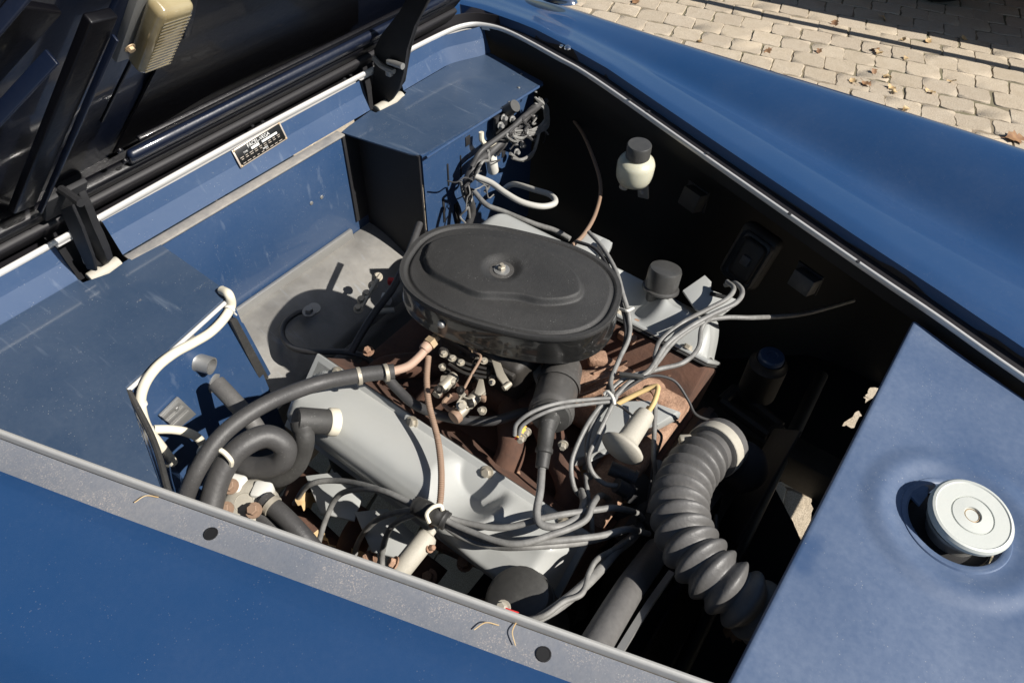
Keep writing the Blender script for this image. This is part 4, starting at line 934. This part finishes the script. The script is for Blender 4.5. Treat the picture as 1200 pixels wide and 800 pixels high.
# items round the shelf and carburettor
h = cable('ground_strap', 'black cable with a terminal lying on the bare metal shelf', 'cable', 'wire_d', .0052, ((366, 366, -.285), (350, 366, -.285), (334, 378, -.285), (331, 393, -.28), (342, 407, -.27), (365, 412, -.25), (400, 412, -.23), (425, 417, -.22), (440, 428, -.22)))
MB().hexbolt(U(362, 366, -.283), (.2, 0, 1), .008, .012).build('terminal_bolt', 'steel', h)
MB().lathe([(.012, 0), (.012, .004), (.005, .004)], U(368, 362, -.287), (.3, 0, 1), 16).build('terminal', 'steel', h)
cable('throttle_cable', 'black cable running down from behind the air cleaner to the shelf edge', 'cable', 'wire_d', .0062, ((492, 262, -.12), (478, 300, -.13), (462, 335, -.15), (440, 365, -.17), (424, 390, -.19), (412, 412, -.21)))
cable('vacuum_hose', 'black hose sagging beneath the carburettor linkage', 'hose', 'wire_d', .0072, ((452, 440, -.12), (468, 458, -.13), (490, 476, -.135), (530, 490, -.138), (575, 493, -.14), (610, 484, -.14), (640, 478, -.15)))
sw = thing('kickdown_switch', 'small linkage cluster with a red tab beside the shelf', 'linkage')
for px, py in ((430, 345), (437, 335), (443, 325), (424, 352), (420, 362)): MB().hexbolt(U(px, py, -.25), (.4, -.3, 1), .006, .012).build('joint', 'zinc', sw)
MB().box(U(461, 330, -.2), (.02, .01, .012), Matrix.Rotation(.5, 4, 'Z'), .002).build('red_tab', 'red', sw)
MB().box(U(453, 350, -.22), (.016, .012, .02), Matrix.Rotation(.5, 4, 'Z'), .002).build('grey_tab', 'white', sw)
MB().tube(W((422, 364, -.25), (432, 345, -.245), (446, 322, -.24)), .004, 8).build('rod', 'zinc', sw)
MB().tube(W((443, 365, -.24), (462, 363, -.24)), .005, 8).build('pale_rod', 'dirtywhite', sw)
# wiring on the far box front
wh = thing('wiring_harness', 'tangled bundle of grey wires down the front of the far heater box', 'wiring')
xf = b_.x+.012
def WX(*t): return [UX(px, py, xf+d) for px, py, d in t]
MB().tube(WX((632, 122, .02), (620, 133, .02), (607, 148, .018), (592, 162, .015), (575, 178, .012), (560, 190, .012), (550, 205, .012), (546, 222, .010), (553, 245, .008), (548, 265, .008)), .0085, 12, jit=.05).build('main_loom', 'wire_d', wh)
MB().tube(WX((640, 118, .018), (630, 125, .022), (615, 136, .026), (600, 150, .026), (582, 163, .022), (563, 178, .020), (553, 195, .018)), .0055, 10, jit=.05).build('main_loom', 'wire_d', wh)
for k in range(12):
    a = random.uniform(0, 6.3)
    MB().tube(WX((632+random.uniform(-6, 4), 118+random.uniform(-4, 6), .02), (641+random.uniform(-4, 2), 132+random.uniform(-5, 5), .03), (637+random.uniform(-5, 4), 150+random.uniform(-6, 6), .03), (615+random.uniform(-14, 8), 160+random.uniform(-6, 4), .025), (600+random.uniform(-8, 6), 150+random.uniform(-4, 10), .02)), .0020, 6).build('wire', 'wire', wh)
for pts in (((613, 140, .02), (618, 155, .03), (610, 162, .03), (600, 158, .02)), ((630, 165, .03), (625, 178, .03), (612, 187, .028), (600, 185, .02)), ((598, 180, .02), (610, 188, .022), (622, 184, .025), (628, 170, .03), (632, 155, .03)), ((540, 212, .01), (543, 228, .01), (548, 240, .012), (550, 255, .01)), ((556, 208, .01), (566, 214, .012), (573, 217, .014), (568, 225, .01))):
    MB().tube(WX(*pts), .0034, 8).build('wire', 'wire', wh)
for k in range(22):
    x0_, y0_ = random.choice(((548, 200), (552, 222), (600, 152), (622, 140), (575, 178)))
    p_ = [(x0_+random.uniform(-6, 6), y0_+random.uniform(-6, 6), .012+random.uniform(0, .01))]
    for _ in range(4): p_.append((p_[-1][0]+random.uniform(-11, 11), p_[-1][1]+random.uniform(-4, 14), .012+random.uniform(0, .022)))
    MB().tube(WX(*p_), random.choice((.0014, .002, .0028)), 6).build('wire', random.choice(('wire', 'wire_d', 'wire_d')), wh)
MB().cyl(UX(594, 130, xf), UX(604, 124, xf+.02), .012, 14).build('connector', 'capblk', wh)
for px, py in ((590, 138), (600, 140), (586, 147), (612, 170), (605, 178)): MB().hexbolt(UX(px, py, xf+.004), (1, -.2, .2), .005, .008).build('terminal', 'steel', wh)
MB().box(UX(590, 142, xf-.006), (.010, .06, .04), None, .003).build('terminal_block', 'black', wh)
cable('white_tube', 'pale tube looping out from the wiring into the dark bay', 'tube', 'white', .0058, ((558, 207, -.125), (575, 214, -.13), (592, 226, -.135), (612, 237, -.14), (635, 242, -.145), (650, 238, -.15), (646, 229, -.16), (625, 222, -.17), (602, 216, -.20), (590, 222, -.27)), n=12).children[0].data.materials[0] = mat('pale_tube', (.5, .49, .45), .45, dust=((.3, .29, .27), .5))
cable('speedo_cable', 'grey cable running from the wiring behind the air cleaner', 'cable', 'wire', .0050, ((556, 225, -.14), (570, 240, -.145), (590, 248, -.15), (625, 262, -.155), (650, 270, -.16), (668, 280, -.165)))
cable('brown_cable', 'thin brown cable bowing from the dark wing down to the rear bracket', 'cable', 'brown', .0036, ((648, 118, -.22), (664, 132, -.17), (682, 155, -.145), (697, 190, -.13), (704, 220, -.125), (698, 250, -.11), (684, 275, -.095), (668, 290, -.08)))
fl = thing('fuse_holder', 'white cylindrical fuse holder hanging below a yellowed clip', 'fuse holder')
MB().cyl(UX(575, 182, xf), UX(578, 201, xf), .0115, 18, bev=.002).build('barrel', 'white', fl)
MB().tube(WX((564, 155, 0), (565, 165, .002), (572, 170, .006), (580, 166, .01)), .005, 8).build('clip', 'cream', fl)
# dry leaves caught in the bay
def leaf_mesh(nm, m_, L=.04, seed=0):
    rnd = random.Random(seed); b = MB(); n = 9; rows = []
    for i in range(n+1):
        t = i/n; wd = L*.36*math.sin(math.pi*min(1, t*1.02+.02))**.7*(1+.35*math.sin(t*22+seed)); rows.append([Vector((L*(t-.5), s*wd, .006*math.sin(t*5+seed)+.10*abs(s)*wd*(2 if seed % 2 else 3)+rnd.uniform(-.001, .001))) for s in (-1, -.5, 0, .5, 1)])
    b.grid(rows); b.tube([Vector((L*.48, 0, .002)), Vector((L*.8, .003, .006))], .0009, 5, smooth=False)
    return b.build(nm, m_, None, ang=80, recalc=False)
for i, (px, py, z, rz, lab) in enumerate(((360, 585, -.27, .9, 'curled brown leaf caught beside the rear spark plug shield'), (372, 632, -.30, .4, 'narrow dry leaf lying between the pump hose and the shields'), (416, 655, -.29, 1.4, 'small dry leaf below the plug leads near the sender'), (675, 552, -.21, .2, 'dry leaf on the front casting under the coil lead'), (860, 740, -.45, .7, 'dry leaf low in the dark beside the front panel'))):
    o = leaf_mesh('dry_leaf', 'leaf' if i != 4 else 'leaf2', .035, i); o.location = U(px, py, z); o.rotation_euler = (.7, .4, rz); tag(o, lab, 'leaf')
for i, (px, py, rz) in enumerate(((172, 585, 1.0), (570, 734, .9), (604, 741, 2.2))):
    o = MB().tube([Vector((-.012, 0, .001)), Vector((0, .003, .003)), Vector((.012, -.002, .001))], .0006, 5).build('twig', 'leaf'); o.location = U(px, py, -.0125); o.rotation_euler = (0, 0, rz)
    tag(o, ['yellow stalk lying on the dusty drain channel near a grommet', 'thin dry stalk on the drain channel above the motor', 'thin dry stalk crossing another on the drain channel'][i], 'twig')

# ================================================================== OUTSIDE: leaves and an added shadow caster
LV = [(978, 28), (1058, 46), (1088, 48), (1025, 58), (1030, 62), (1062, 68), (1015, 98), (1045, 102), (1000, 95), (1190, 162), (1062, 128), (1040, 90), (960, 60), (1090, 107), (1130, 45), (745, 2), (1035, 22), (1048, 108), (1024, 84), (1115, 95), (820, 48), (900, 60)]
for i, (px, py) in enumerate(LV):
    o = leaf_mesh('fallen_leaf', 'leaf' if i % 3 else 'leaf2', random.uniform(.03, .055) if i not in (9,) else .09, i+20); o.location = U(px, py, GZ+.006); o.rotation_euler = (random.uniform(-.3, .3), random.uniform(-.3, .3), random.uniform(0, 6))
    tag(o, 'large crumpled leaf on the pavers right beside the far fender' if i == 9 else ('dry brown fallen leaf lying on the sunlit stone pavers' if i % 3 == 0 else 'pale yellow fallen leaf lying on the sunlit stone pavers'), 'leaf', 'fallen leaves on the pavers')
nc = thing('trailer', 'flat trailer parked on the pavers beyond the far fender, one tyre just showing', 'trailer')  # almost wholly out of view, added to cast the paver shadows
nr = Matrix.Translation(Vector((.60, 3.43, GZ))) @ Matrix.Rotation(R(11), 4, 'Z')
def nb(mb_, name, m_):
    bmesh.ops.transform(mb_.bm, matrix=nr, verts=mb_.bm.verts); return mb_.build(name, m_, nc)
for x in (-.06, 1.1):
    for y in (.46, 1.7):
        nb(MB().lathe([(.20, -.08), (.29, -.075), (.315, -.05), (.32, 0), (.315, .05), (.29, .075), (.20, .08)], (x, y, .32), (0, 1, 0), 40), 'tyre', 'tyre')
        nb(MB().lathe([(.20, -.06), (.18, -.04), (.06, -.03), (0, -.03)], (x, y, .32), (0, 1, 0), 32), 'rim', 'silver')
for k in range(12): nb(MB().box((1.2, .07+.175*k, .68), (4.6, .1765, .035), None, .001), 'deck_plank', 'leaf2')  # invented deck, unseen, throws the broad shade on the far pavers
nb(MB().box((1.2, .03, .63), (4.6, .06, .07), None, .008), 'chassis_beam', 'silver'); nb(MB().box((1.2, 2.0, .63), (4.6, .06, .07), None, .008), 'chassis_beam', 'silver')
nb(MB().tube([(-1.1, -.165, .74), (3.5, -.21, .74)], .024, 10, smooth=False), 'side_rail', 'silver')  # invented rail outside the deck, throws the thin shadow stripe
for x in (1.6, 2.5, 3.4): nb(MB().tube([(x, -.19, .74), (x, .03, .66)], .012, 8, smooth=False), 'rail_bracket', 'silver')
